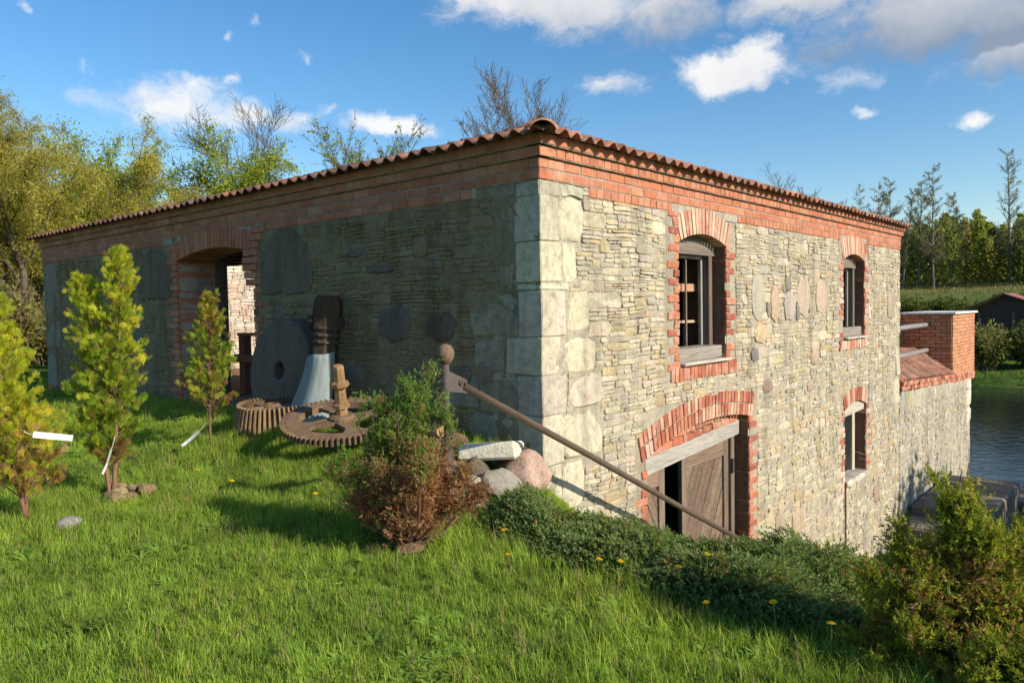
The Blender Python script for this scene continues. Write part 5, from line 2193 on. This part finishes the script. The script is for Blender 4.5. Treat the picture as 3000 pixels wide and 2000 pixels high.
def tree(name, base, height, label, P, cols, nleaf, lsize, bark=(.16, .12, .09), group=None, lean=(0, 0), stems=1, aspect=2.0, cat='tree', droop=0.0, mat='leaf'):
    root = empty(name, base, label=label, cat=cat, group=group)
    segs, twigs = [], []
    for s in range(stems):
        off = rng.normal(0, .25, 3)*(s > 0)
        off[2] = 0
        d = np.array([lean[0]+rng.normal(0, .012+.16*(stems > 1)), lean[1]+rng.normal(0, .012+.16*(stems > 1)), 1.0])
        grow(segs, twigs, np.array(base)+off-np.array([0, 0, .3]), d/np.linalg.norm(d), height*P.get('len', .95)*(1-.12*s), height*P['rad'], 0, P)
    big = [s for s in segs if s[4] <= 1]
    fine = [s for s in segs if s[4] > 1]
    tv, tf = tubes_np(big, 7)
    cc = np.clip(np.array(bark)[None]*rng.uniform(.8, 1.2, (len(tf), 1)), 0, 1)
    build_np('trunk', tv, tf, cc, M['bark'], root, smooth=True)
    Vs, Fs, Cs, k0 = [], [], [], 0
    if fine:
        tv, tf = tubes_np(fine, 3)
        Vs.append(tv)
        Fs.append(tf)
        Cs.append(np.tile(np.array([P.get('twigcol', bark)]), (len(tf), 1)))
        k0 = len(tv)
    if nleaf and twigs:
        A = np.array([t[0] for t in twigs])
        B = np.array([t[1] for t in twigs])
        ln_ = np.linalg.norm(B-A, axis=1)
        k = rng.choice(len(A), nleaf, p=ln_/ln_.sum())
        O = A[k]+(B[k]-A[k])*rng.random((nleaf, 1))+rng.normal(0, P.get('spread', .10), (nleaf, 3))
        D = rng.normal(size=(nleaf, 3))
        D[:, 2] -= droop*2.2
        PV = np.array([(-.5/aspect, 0, 0), (.5/aspect, 0, 0), (.5/aspect, .65, .06), (0, 1, 0)])
        PV[:, 0] *= 1.0
        PF = np.array([[0, 1, 2, 3]])
        # whole limbs differ in tint
        tint = 1+.28*vnoise(O[:, 0]+O[:, 2], O[:, 1]-O[:, 2]*.6, .9, len(label))
        C = np.clip(pick(cols, nleaf, .16)*tint[:, None], .01, .9)
        v_, f_, c_ = scatter(PV, PF, O, D, rng.normal(size=(nleaf, 3)), lsize*rng.uniform(.6, 1.3, nleaf), C)
        Vs.append(v_)
        Fs.append(f_+k0)
        Cs.append(c_)
    if Vs:
        build_np('crown', np.concatenate(Vs), np.concatenate(Fs), np.concatenate(Cs), M[mat], root)
    return root


WILLOW = dict(nseg=[7, 6, 5, 5], wob=[.11, .13, .16, .12], up=[.02, .05, -.06, -.30], kids=[2.0, 2.0, 2.2, 0], ang=[(.4, .85), (.4, .95), (.4, 1.0), (0, 0)], ratio=[.50, .42, .50, 0], bare=[.34, .25, .2, 1], cone=.8, max=3, leaf_from=2, rad=.017, rmin=.011, spread=.16, len=.80, twigcol=(.27, .24, .07))
BROAD = dict(nseg=[7, 6, 5, 4], wob=[.06, .12, .15, .15], up=[.02, .06, .05, .04], kids=[2.2, 1.8, 2.0, 0], ang=[(.45, .9), (.4, .9), (.4, .9), (0, 0)], ratio=[.46, .46, .46, 0], bare=[.25, .25, .2, 1], cone=.75, max=3, leaf_from=2, rad=.02, rmin=.010, spread=.22, len=.85, twigcol=(.2, .17, .09))
BARE = dict(nseg=[6, 6, 5, 4], wob=[.05, .10, .12, .13], up=[.03, .07, .08, .07], kids=[3.4, 3.0, 3.0, 0], ang=[(.4, .95), (.35, .85), (.3, .8), (0, 0)], ratio=[.56, .50, .44, 0], bare=[.42, .2, .2, 1], cone=.8, max=3, leaf_from=3, rad=.015, rmin=.009, spread=.05, len=.62, twigcol=(.22, .18, .14))
ALDER = dict(nseg=[14, 4, 4], wob=[.02, .10, .14], up=[.03, .06, .05], kids=[3.6, 2.2, 0], ang=[(.8, 1.25), (.4, .8), (0, 0)], ratio=[.20, .5, 0], bare=[.25, .2, 1], cone=1.15, max=2, leaf_from=1, rad=.011, rmin=.022, spread=.12, len=.98, twigcol=(.17, .15, .12))

YWIL = [(.47, .43, .09), (.42, .41, .09), (.52, .44, .11), (.34, .36, .07)]
GWIL = [(.30, .38, .04), (.25, .34, .038), (.35, .41, .05)]
SPRING = [(.30, .42, .06), (.36, .46, .07), (.25, .37, .05)]

LW = 'willows left of the mill'
tree('willow', (-28.9, 4.55, -.7), 13.0, 'tallest yellow-green willow at the left edge, dark forked trunk', WILLOW, YWIL, 80000, .095, (.12, .095, .07), LW, (.0, .02), 2, 3.4, droop=.5)
tree('willow', (-33.0, 2.2, -.3), 12.4, 'yellow willow cut by the left edge of the view', WILLOW, YWIL, 60000, .095, (.12, .095, .07), LW, (.02, .0), 2, 3.4, droop=.5)
tree('willow', (-31.2, 8.2, -1.2), 11.6, 'second yellow willow from the left, just above the eaves', WILLOW, YWIL, 70000, .095, (.12, .095, .07), LW, (0, 0), 2, 3.4, droop=.5)
tree('willow', (-36.0, 6.8, -.8), 13.6, 'yellow willow filling the gap behind the two front ones', WILLOW, YWIL, 60000, .10, (.12, .095, .07), LW, (0, 0), 2, 3.4, droop=.5)
tree('broadleaf_tree', (-34.5, 12.2, -2.2), 13.8, 'round fresh-green tree between the yellow willows and the bare tree', BROAD, GWIL, 42000, .13, (.13, .11, .08), None, (0, 0), 2, 1.7)
tree('broadleaf_tree', (-38.5, 12.6, -2.0), 14.2, 'green tree standing behind the round fresh-green one', BROAD, GWIL, 30000, .13, (.13, .11, .08), None, (0, 0), 2, 1.7)
tree('bare_tree', (-34.1, 17.4, -3.2), 19.4, 'large round leafless tree left of centre above the eaves', BARE, [(.3, .3, .1)], 0, .1, (.19, .16, .13))
tree('bare_tree', (-37.0, 16.2, -3.0), 16.2, 'smaller greyish leafless tree beside the large round one', BARE, [(.3, .3, .1)], 0, .1, (.19, .16, .13))
tree('young_tree', (-32.8, 22.6, -4.0), 20.6, 'tree with sparse fresh leaves rising above the eaves', BARE, SPRING, 4200, .16, (.2, .17, .13), aspect=1.6)
tree('young_tree', (-28.8, 24.0, -4.0), 18.6, 'small leafy treetop just showing over the middle of the eaves', BARE, SPRING, 2600, .16, (.2, .17, .13), aspect=1.6)
tree('bare_tree', (-21.9, 22.9, -4.2), 20.2, 'leafless bushy treetop left of the corner ridge tile', BARE, [(.34, .30, .10)], 900, .13, (.17, .14, .11))
tree('bare_tree', (-21.5, 26.2, -4.2), 22.0, 'taller thin treetop right behind the corner ridge tile', BARE, [(.34, .30, .10)], 900, .13, (.17, .14, .11))
tree('bare_tree', (-15.4, 44.3, -4.0), 17.2, 'tiny leafless treetop over the side eaves', BARE, [(.34, .30, .10)], 0, .13, (.17, .14, .11))
# darker trees filling the bank behind the willows
for i, (x, y, h_) in enumerate([(-44, 3, 9), (-46, 9, 9), (-47, 15, 9.5), (-50, 20, 10), (-52, -3, 10), (-42, -2, 8), (-60, 8, 12), (-58, 14, 12)]):
    tree('background_tree', (x, y, Hs(x, y)), h_+rnd(-1, 1), 'dull green tree in the thicket behind the willows', BROAD, [(.25, .27, .065), (.20, .24, .06), (.30, .28, .08)], 9000, .30, (.10, .085, .06), 'thicket behind the willows', stems=2, aspect=1.6)


def shrub(name, base, rad, h, label, cols, n, lsize, group=None, twig=(.17, .13, .09), ntw=150):
    root = empty(name, base, label=label, cat='shrub', group=group)
    segs, O = [], []
    b = np.array(base)
    for i in range(ntw):
        a, r_ = rng.uniform(0, 6.283), math.sqrt(rng.random())*rad
        tip = b+np.array([r_*math.cos(a), r_*math.sin(a), h*rng.uniform(.5, 1.0)*(1-.35*(r_/rad)**2)])
        mid = b+(tip-b)*.5+np.array([.12*rad*math.cos(a), .12*rad*math.sin(a), h*.06])+rng.normal(0, .03*rad, 3)
        p0 = b+np.array([r_*.25*math.cos(a), r_*.25*math.sin(a), -.05])
        segs += [(p0, mid, .018*h/2, .012*h/2), (mid, tip, .012*h/2, .006*h/2)]
        k = max(1, n//ntw)
        t = rng.uniform(.25, 1, (k, 1))
        O.append(np.where(t < .5, p0+(mid-p0)*t*2, mid+(tip-mid)*(t*2-1))+rng.normal(0, .07*rad, (k, 3)))
    O = np.concatenate(O)
    PV = np.array([(-.3, 0, 0), (.3, 0, 0), (.3, .65, .06), (0, 1, 0)])
    tint = 1+.25*vnoise(O[:, 0]+O[:, 2], O[:, 1]-O[:, 2], 2.2/rad, rad)
    v_, f_, c_ = scatter(PV, np.array([[0, 1, 2, 3]]), O, rng.normal(size=O.shape)+[0, 0, .3], rng.normal(size=O.shape), lsize*rng.uniform(.6, 1.3, len(O)), np.clip(pick(cols, len(O), .2)*tint[:, None], .01, .9))
    build_np('leaves', v_, f_, c_, M['leaf'], root)
    tv, tf = tubes_np(segs, 4)
    build_np('twigs', tv, tf, np.tile(np.array([twig]), (len(tf), 1)), M['bark'], root)
    return root


DULL = [(.22, .22, .06), (.17, .19, .055), (.26, .24, .08), (.26, .20, .09)]
for i, (x, y, r_, h_, lab) in enumerate([(-19.5, .8, 1.3, 2.6, 'brownish twiggy shrub at the left end of the mill'), (-21.5, -1.4, 1.6, 2.8, 'dull green shrub behind the yellow thuja'), (-25, 1.6, 1.9, 3.6, 'tall twiggy shrub under the leftmost willow'), (-24, -4.5, 2.0, 3.2, 'low brushy shrub at the far left'), (-30, -1, 2.2, 3.8, 'olive shrub below the willows'), (-27.5, 4.6, 1.8, 3.4, 'olive brush round the forked willow trunk'), (-34, 5, 2.4, 4.4, 'bushy undergrowth shrub between two willow trunks'), (-36, 8, 2.4, 5.0, 'bushy undergrowth shrub behind the eaves'), (-19, 3.0, 1.2, 2.2, 'small twiggy shrub close behind the end wall')]):
    shrub('shrub', (x, y, Hs(x, y)), r_, h_, lab, DULL, 5200, .13, 'shrubs left of the mill', ntw=170)

# --- far bank: tall alders, wood, meadow bush, shed, fence
AL = 'tall thin trees along the far meadow'
for x, y, h_, lab in ((-20.5, 112.6, 17.3, 'tall thin tree on the far bank, second tallest, left of the gap'), (-12.4, 119.6, 19.0, 'tallest thin tree on the far bank at the right edge'), (-24.6, 113.5, 14.6, 'thin bare tree just right of the eaves end'), (-22.9, 115.0, 15.6, 'thin bare tree between the eaves end and the tall one'), (-29.5, 118, 16.0, 'feathery bare tree peeping over the end of the roof'), (-27.2, 116.5, 16.6, 'bare treetop over the last roof tiles'), (-32.0, 120.0, 16.2, 'leftmost bare treetop over the far eaves'), (-19.0, 116.0, 13.6, 'shorter thin tree right beside the tall one'), (-9.0, 118, 15.2, 'thin tree beyond the right edge')):
    tree('tall_alder', (x, y, Hs(x, y)), h_, lab, ALDER, [(.24, .26, .13), (.27, .28, .15)], 3600, .12, (.17, .15, .13), AL, aspect=1.4)
FV, FF, FC, k0 = [], [], [], 0
fsegs = []
for i in range(300):
    x, y = rng.uniform(-62, 26), rng.uniform(115, 152)
    z = Hs(x, y)
    h_ = rng.uniform(6.2, 9.2)+(y-115)*.05+.9*math.sin(x*.21)+.5*math.sin(x*.57+1)
    n = 560
    t = rng.random(n)**.75
    a = rng.uniform(0, 6.283, n)
    r_ = rng.uniform(1.0, 1.7)*np.sqrt(rng.random(n))*(1.12-t)**.6*1.25
    O = np.stack([x+r_*np.cos(a), y+r_*np.sin(a), z+.4+t*h_], 1)
    PV = np.array([(-.42, 0, 0), (.42, 0, 0), (.40, .65, .1), (0, 1, 0)])
    base_c = random.choice([(.25, .30, .06), (.28, .33, .07), (.21, .26, .055), (.31, .33, .09), (.13, .18, .055), (.28, .27, .10)])
    C = np.clip(np.array(base_c)[None]*rng.uniform(.7, 1.3, (n, 1))*rng.uniform(.93, 1.07, (n, 3)), .01, .9)
    v_, f_, c_ = scatter(PV, np.array([[0, 1, 2, 3]]), O, rng.normal(size=(n, 3)), rng.normal(size=(n, 3)), rng.uniform(.22, .55, n), C)
    FV.append(v_)
    FF.append(f_+k0)
    FC.append(c_)
    k0 += len(v_)
    fsegs.append(((x, y, z-.3), (x+rng.normal(0, .15), y, z+h_*.9), .085, .03))
tv, tf = tubes_np(fsegs, 4)
FV.append(tv)
FF.append(tf+k0)
FC.append(np.tile(np.array([[.26, .235, .19]]), (len(tf), 1)))
build_np('forest', np.concatenate(FV), np.concatenate(FF), np.concatenate(FC), M['leaf'], None, kind='stuff')

# tall dry reeds and rough meadow growth on the far bank
n = 15000
x = rng.uniform(-48, 18, n)
y = np.where(rng.random(n) < .55, rng.uniform(103, 114, n), rng.uniform(57.5, 104, n))
y = np.where(rng.random(n) < .18, rng.uniform(57.2, 61, n), y)
z = H(x, y)
O = np.stack([x, y, z-.05], 1)
PV = np.array([(-.10, 0, 0), (.10, 0, 0), (.07, .6, .05), (0, 1, .12)])
dryc = pick([(.34, .27, .14), (.28, .22, .11), (.24, .2, .1)], n)
grc = pick([(.09, .15, .028), (.12, .17, .035), (.07, .12, .025)], n)
C = np.where(((y > 101) & (rng.random(n) < .38) | (rng.random(n) < .08))[:, None], dryc, grc)
v_, f_, c_ = scatter(PV, np.array([[0, 1, 2, 3]]), O, np.stack([rng.normal(0, .2, n), rng.normal(0, .2, n), np.ones(n)], 1), rng.normal(size=(n, 3)), rng.uniform(.18, .48, n), C)
build_np('meadow_grass', v_, f_, c_, M['grass'], None, kind='stuff')

DK = [(.09, .13, .03), (.11, .15, .035), (.13, .15, .045)]
OLV = [(.22, .24, .08), (.26, .27, .09), (.18, .21, .07)]
shrub('bush', (-6.2, 62.2, Hs(-6.2, 62.2)), 2.0, 3.9, 'rounded olive bush on the far bank right of the brick pier', OLV, 6000, .2, None, ntw=220)
shrub('bush', (-3.4, 63.6, Hs(-3.4, 63.6)), 2.2, 4.0, 'dark bush on the far bank at the right edge', DK, 5000, .22, None, ntw=160)
shrub('bush', (-9.3, 66.0, Hs(-9.3, 66)), 1.5, 2.2, 'low dull bush below the fence on the far bank', DULL, 3500, .2, None, ntw=120)
for i, (x, y, r_, h_) in enumerate([(-19, 91, 3.2, 2.7), (-15.2, 93, 2.6, 1.7), (-12, 90, 3.0, 2.3), (-22.8, 92, 2.4, 1.5), (-8.0, 92, 2.8, 2.5), (-26, 90, 3.0, 2.3)]):
    shrub('bush', (x, y, Hs(x, y)), r_, h_, 'dark green bush in the row across the far meadow', DK, 3200, .30, 'row of bushes across the far meadow', ntw=80)

shed = empty('shed', (-3.6, 68.6, Hs(-3.6, 68.6)), label='dark open shed with dull red sheet roof on the far bank', cat='shed')
zb = Hs(-3.6, 68.6)
b = MB()
zr, ze = 2.15, .55
gy0, gy1 = 67.2, 72.5
xl, xm, xr = -9.6, -5.9, -1.2
for (xa, za, xb, zb_) in ((xl, ze-.1, xm, zr), (xm, zr, xr, .35)):
    V = [(xa, gy0, za), (xb, gy0, zb_), (xb, gy1, zb_), (xa, gy1, za), (xa, gy0, za-.10), (xb, gy0, zb_-.10), (xb, gy1, zb_-.10), (xa, gy1, za-.10)]
    b.add(V, [(0, 1, 2, 3), (4, 5, 6, 7), (0, 1, 5, 4), (1, 2, 6, 5), (2, 3, 7, 6), (3, 0, 4, 7)], (.30, .10, .09))
b.build('roof', M['red_roof'], shed)
b = MB()
b.add([(xl+1.6, gy0+.5, zb), (xr-.3, gy0+.5, zb), (xr-.3, gy0+.5, .42), (xm, gy0+.5, zr-.15), (xl+1.6, gy0+.5, .85)], [(0, 1, 2, 3, 4)], (.075, .055, .042))
b.add([(xl+1.6, gy0+.5, zb), (xl+1.6, gy1-.3, zb), (xl+1.6, gy1-.3, .85), (xl+1.6, gy0+.5, .85)], [(0, 1, 2, 3)], (.075, .055, .042))
b.build('wall', M['wood_z'], shed)
for x in (-7.6, -5.2, -3.4, -1.6):
    b = MB()
    b.box((x, gy0+.2, (zb+.6)/2), (.13, .13, .6-zb), (.15, .13, .11))
    b.build('post', M['wood_z'], shed)
fe = empty('wire_fence', (-11, 69.5, Hs(-11, 69.5)), label='dark post and rail fence on the far bank left of the shed', cat='fence')
for i in range(9):
    x = -17.0+i*1.5
    y = 70.5-.12*i
    b = MB()
    z = Hs(x, y)
    b.box((x, y, z+.95), (.13 if i % 3 else .2, .13, 2.1 if i % 3 else 2.6), (.05, .042, .035))
    b.build('post', M['wood_z'], fe)
for k in (.6, 1.2, 1.75):
    b = MB()
    b.tube([(-17.0+i*1.5, 70.45-.12*i, Hs(-17.0+i*1.5, 70.45-.12*i)+k) for i in range(9)], .035, 5, (.07, .06, .05))
    b.build('rail', M['wood_z'], fe)
# dead branches on the near river bank
shrub('twiggy_bush', (1.9, 20.9, Hs(1.9, 20.9)), .9, 1.0, 'leafless twiggy bush at the edge of the river', [(.28, .25, .16), (.12, .15, .05)], 500, .07, None, (.3, .27, .2), 90)

# trees east of the mill, outside the view, that shade the low lawn and dapple the wall
for i, (x, y, h_, nl) in enumerate([(13.5, 13.0, 7.8, 9000), (15.0, 17.5, 8.6, 9000), (13.0, 21.5, 8.2, 9000), (16.0, 10.0, 7.0, 8000), (19.0, 24, 10.5, 9000), (12.0, 16.5, 6.5, 7000)]):
    tree('bank_tree', (x, y, Hs(x, y)), h_, 'leafy tree on the low lawn east of the mill', BROAD, GWIL, nl, .24, (.14, .11, .08), 'trees east of the mill', stems=2, aspect=1.6)
tree('bare_tree', (46.0, 12.6, Hs(46, 12.6)), 25.0, 'half-leafed tree on the slope east of the mill', BARE, [(.25, .25, .06)], 1800, .24, (.17, .14, .11))

# ------------------------------------------------------------------ grass


def blade_clump(nb, h0, h1, w, rad, cols, bend=.5, seed=0):
    r = np.random.default_rng(seed)
    V, F, C = [], [], []
    for _ in range(nb):
        a, q = r.uniform(0, 6.283), r.uniform(0, rad)
        p = np.array([q*math.cos(a), q*math.sin(a), -.015])
        h_ = r.uniform(h0, h1)
        b = r.uniform(0, 6.283)
        d = np.array([math.cos(b), math.sin(b), 0])
        s = np.array([-d[1], d[0], 0])*w*r.uniform(.7, 1.3)
        bn = bend*r.uniform(.2, 1.1)*h_
        k = len(V)
        m1 = p+d*bn*.28+np.array([0, 0, h_*.55])
        m2 = p+d*bn+np.array([0, 0, h_*(1-.25*bn/h_)])
        V += [p-s*.5, p+s*.5, m1-s*.42, m1+s*.42, m2]
        F += [(k, k+1, k+3, k+2), (k+2, k+3, k+4)]
        c = np.array(cols[r.integers(0, len(cols))])*r.uniform(.8, 1.2)
        C += [tuple(c)]*2
    mb = MB()
    mb.add([tuple(v) for v in V], F, C)
    return mb


def proto(name, mb, mat):
    o = mb.build(name, mat)
    COL.objects.unlink(o)
    return o


GR = [(.285, .42, .06), (.34, .47, .07), (.23, .37, .05), (.42, .49, .09), (.185, .31, .045)]
GRY = GR[:3]+[(.34, .34, .08), (.38, .33, .14)]
pc = bpy.data.collections.new('grass_parts')
plist = []
for i in range(4):
    plist.append(blade_clump(20, .03, .075, .0036, .055, GR if i < 3 else GRY, .65, i))
for i in range(2):
    plist.append(blade_clump(16, .10, .18, .0042, .05, GR, .75, 10+i))
plist.append(blade_clump(5, .14, .27, .0042, .05, [(.38, .31, .16), (.30, .24, .11)], .6, 20))           # straw
leafy = MB()
for k in range(9):
    a = k*2.4
    d = Vector((math.cos(a), math.sin(a), 0))
    s = Vector((-d.y, d.x, 0))*.014
    V = [d*.005-s*.4, d*.005+s*.4, d*.05-s+Vector((0, 0, .035)), d*.05+s+Vector((0, 0, .035)), d*.10-s*.8+Vector((0, 0, .045)), d*.10+s*.8+Vector((0, 0, .045)), d*.13+Vector((0, 0, .03))]
    leafy.add(V, [(0, 1, 3, 2), (2, 3, 5, 4), (4, 5, 6)], random.choice([(.20, .32, .05), (.24, .36, .06)]))
plist.append(leafy)
for i, mb in enumerate(plist):
    o = proto('grass_clump_%d' % i, mb, M['grass'])
    o.name = 'clump_%02d' % i
    pc.objects.link(o)

PT, PR, PS, PI = [], [], [], []


def sow(x, y, z, idx, s):
    PT.append(np.stack([x, y, z], 1))
    PI.append(idx)
    PS.append(s)


def in_view(x, y, z, mx=1.0, my=.62):
    d = np.stack([x, y, z], 1)-CAM
    f_ = d @ _fw
    return (f_ > .6) & (np.abs(d @ _r2) < mx*f_+.5) & (np.abs(d @ _u2) < my*f_+.5), f_


# lawn
for (x0, x1, y0, y1, dens_) in ((-2.5, 6.0, -5.0, .2, 1080), (-9.0, -2.5, -7.5, .0, 640), (-20, -9.0, -9, .8, 170), (-32, -20, -9, 3, 40)):
    n = int((x1-x0)*(y1-y0)*dens_)
    x, y = rng.uniform(x0, x1, n), rng.uniform(y0, y1, n)
    ok = ~((x > -13.3) & (x < .02) & (y > -.06))
    ok &= ~((x > .3) & (y > -1.15))
    # dug and bare earth round the tall thuja and under the half-brown juniper
    ok &= ((x+2.68)/.34)**2+((y+2.64)/.22)**2 > rng.uniform(.3, 1.3, n)
    ok &= ((x-.42)/.34)**2+((y+2.12)/.24)**2 > rng.uniform(.3, 1.3, n)
    x, y = x[ok], y[ok]
    z = H(x, y)
    ok, f_ = in_view(x, y, z)
    ok &= rng.random(len(x)) < np.clip(1.25-f_*.03, .35, 1)
    # worn and open patches
    pn = vnoise(x, y, 3.3, 9.)+.6*vnoise(x, y, 8.0, 2.)
    ok &= rng.random(len(x)) < np.clip(1.15-.55*(pn > .75), 0, 1)
    x, y, z, f_ = x[ok], y[ok], z[ok], f_[ok]
    n = len(x)
    tall = .5+.5*vnoise(x, y, 1.3, 4.)
    edge_ = np.exp(-((y+1.75)/.55)**2)*(x > -2.2)*.75+np.exp(-((x+2.1)**2+(y+1.9)**2)/1.6)*.5+.55*np.exp(-((x+2.7)**2+(y+3.0)**2)/.5)
    edge_ = edge_+.45*np.exp(-((y+.95)/.4)**2)*(x < -1.0)*(x > -4.5)
    u_ = rng.random(n)
    idx = rng.integers(0, 4, n)
    idx = np.where(u_ < .06+.62*np.clip(edge_, 0, 1)+.16*(tall > .75), rng.integers(4, 6, n), idx)
    u2_ = rng.random(n)
    idx = np.where(u2_ < .012+.05*edge_, 6, idx)
    idx = np.where((u2_ > .978) & (vnoise(x, y, 2.4, 7.) > .1), 7, idx)
    s = rng.uniform(.65, 1.15, n)*(.62+.40*tall)*np.where(f_ > 9, 1.3, 1.0)
    sow(x, y, z, idx, s)
# bank beneath the corner stones
n = 2600
x, y = rng.uniform(.35, 1.3, n), rng.uniform(-1.6, .1, n)
ok = (y < -.15-.2*x)
x, y = x[ok], y[ok]
sow(x, y, H(x, y), rng.choice([0, 1, 2, 4, 5], len(x)), rng.uniform(.8, 1.25, len(x)))
# low lawn towards the river
n = 26000
x, y = rng.uniform(.2, 9, n), rng.uniform(4, 21, n)
ok, f_ = in_view(x, y, H(x, y))
x, y = x[ok], y[ok]
sow(x, y, H(x, y), rng.integers(0, 4, len(x)), rng.uniform(.9, 1.6, len(x)))
PT, PI, PS = np.concatenate(PT), np.concatenate(PI), np.concatenate(PS)
me = bpy.data.meshes.new('grass')
me.vertices.add(len(PT))
me.vertices.foreach_set('co', PT.astype(np.float32).ravel())
a1 = me.attributes.new('pick', 'INT', 'POINT')
a1.data.foreach_set('value', PI.astype(np.int32))
a2 = me.attributes.new('size', 'FLOAT', 'POINT')
a2.data.foreach_set('value', PS.astype(np.float32))
a3 = me.attributes.new('turn', 'FLOAT_VECTOR', 'POINT')
tr = np.stack([rng.normal(0, .12, len(PT)), rng.normal(0, .12, len(PT)), rng.uniform(0, 6.283, len(PT))], 1)
a3.data.foreach_set('vector', tr.astype(np.float32).ravel())
grass = bpy.data.objects.new('grass', me)
COL.objects.link(grass)
tag(grass, label='mown spring lawn with longer tufts on the edges', kind='stuff')
ng = bpy.data.node_groups.new('sow_grass', 'GeometryNodeTree')
ng.interface.new_socket('Geometry', in_out='INPUT', socket_type='NodeSocketGeometry')
ng.interface.new_socket('Geometry', in_out='OUTPUT', socket_type='NodeSocketGeometry')
gi, go = ng.nodes.new('NodeGroupInput'), ng.nodes.new('NodeGroupOutput')
m2p = ng.nodes.new('GeometryNodeMeshToPoints')
iop = ng.nodes.new('GeometryNodeInstanceOnPoints')
ci = ng.nodes.new('GeometryNodeCollectionInfo')
ci.inputs['Collection'].default_value = pc
ci.inputs['Separate Children'].default_value = True
ci.inputs['Reset Children'].default_value = True


def named(nm, ty):
    a = ng.nodes.new('GeometryNodeInputNamedAttribute')
    a.data_type = ty
    a.inputs['Name'].default_value = nm
    return a.outputs['Attribute']


e2r = ng.nodes.new('FunctionNodeEulerToRotation')
ng.links.new(named('turn', 'FLOAT_VECTOR'), e2r.inputs[0])
ng.links.new(gi.outputs[0], m2p.inputs['Mesh'])
ng.links.new(m2p.outputs[0], iop.inputs['Points'])
ng.links.new(ci.outputs[0], iop.inputs['Instance'])
iop.inputs['Pick Instance'].default_value = True
ng.links.new(named('pick', 'INT'), iop.inputs['Instance Index'])
ng.links.new(e2r.outputs[0], iop.inputs['Rotation'])
ng.links.new(named('size', 'FLOAT'), iop.inputs['Scale'])
ng.links.new(iop.outputs[0], go.inputs[0])
md = grass.modifiers.new('sow', 'NODES')
md.node_group = ng

# ------------------------------------------------------------------ dandelions
DD = [(1.27, -1.93, .20, 1.0, 'open yellow dandelion below the dark creeping juniper, alone in the long grass'), (2.44, -1.83, .20, 1.0, 'open yellow dandelion in front of the tallest creeping juniper'), (2.52, -1.72, .26, .8, 'long-stemmed dandelion just behind the one before the tallest creeping juniper'),
      (2.66, -1.98, .12, .6, 'half-shut dandelion in the grass between creeping juniper and conical juniper'), (3.26, -1.98, .13, 1.0, 'open dandelion at the foot of the yellow-green conical juniper'), (3.0, -1.95, .15, .6, 'small dandelion left of the conical juniper'),
      (-2.18, -2.30, .22, 1.0, 'open dandelion right of the tall thuja'), (-1.83, -2.15, .12, .8, 'dandelion in the grass between tall thuja and its shadow'), (.92, -1.22, .10, .8, 'small dandelion below the pink granite boulder'), (.30, -1.52, .12, .8, 'dandelion among the stone chips at the handrail post'),
      (-.72, -2.02, .10, .7, 'dandelion at the edge of the shade left of the half-brown juniper'), (1.86, -1.82, .11, .7, 'dandelion under the middle creeping juniper'), (1.98, -1.76, .10, .6, 'tiny dandelion close under the middle creeping juniper'), (1.38, -2.05, .08, .6, 'low dandelion nearest the lone open one')]


def make_dandelion(h_):
    r = empty('dandelion', (0, 0, 0))
    b = MB()
    b.tube([(0, 0, -.02), (.006, .004, h_*.5), (0, 0, h_)], [.0032, .003, .003], 5, (.20, .23, .07))
    s = b.build('stem', M['petal'], r)
    b = MB()
    for ring, (rr, zz, nn) in enumerate(((.023, .002, 18), (.017, .007, 14), (.010, .010, 9))):
        for k in range(nn):
            a = 2*math.pi*k/nn+ring*.2
            d = Vector((math.cos(a), math.sin(a), 0))
            t_ = Vector((-d.y, d.x, 0))*.0030
            o_ = Vector((0, 0, h_+.002))
            b.add([o_-t_*.5, o_+t_*.5, o_+d*rr+t_+Vector((0, 0, zz)), o_+d*rr-t_+Vector((0, 0, zz))], [(0, 1, 2, 3)], (.80, .60, .015))
    f_ = b.build('flower_head', M['petal'], r)
    b = MB()
    for k in range(8):
        a = k*2.4
        d = Vector((math.cos(a), math.sin(a), 0))
        t_ = Vector((-d.y, d.x, 0))*.012
        b.add([d*.01-t_*.3, d*.01+t_*.3, d*.07+t_+Vector((0, 0, .04)), d*.07-t_+Vector((0, 0, .04)), d*.13+Vector((0, 0, .035))], [(0, 1, 2, 3), (3, 2, 4)], (.10, .18, .03))
    l_ = b.build('leaves', M['grass'], r)
    return r


protos = {}
for x, y, h_, s_, lab in DD:
    key = round(h_*10)
    if key not in protos:
        r = make_dandelion(h_+.03)
        protos[key] = r
    else:
        r0_ = protos[key]
        r = r0_.copy()
        COL.objects.link(r)
        for ch in list(r0_.children):
            c_ = ch.copy()
            COL.objects.link(c_)
            c_.parent = r
    r.location = (x, y, Hs(x, y))
    r.scale = (.75+.25*s_,)*3
    r.rotation_euler = (rnd(-.2, .2), rnd(-.2, .2), rnd(0, 6))
    tag(r, label=lab, cat='dandelion', group='dandelions in the lawn')
print('tris', sum(len(o.data.polygons) for o in SC.objects if o.type == 'MESH'), 'objects', len(SC.objects))
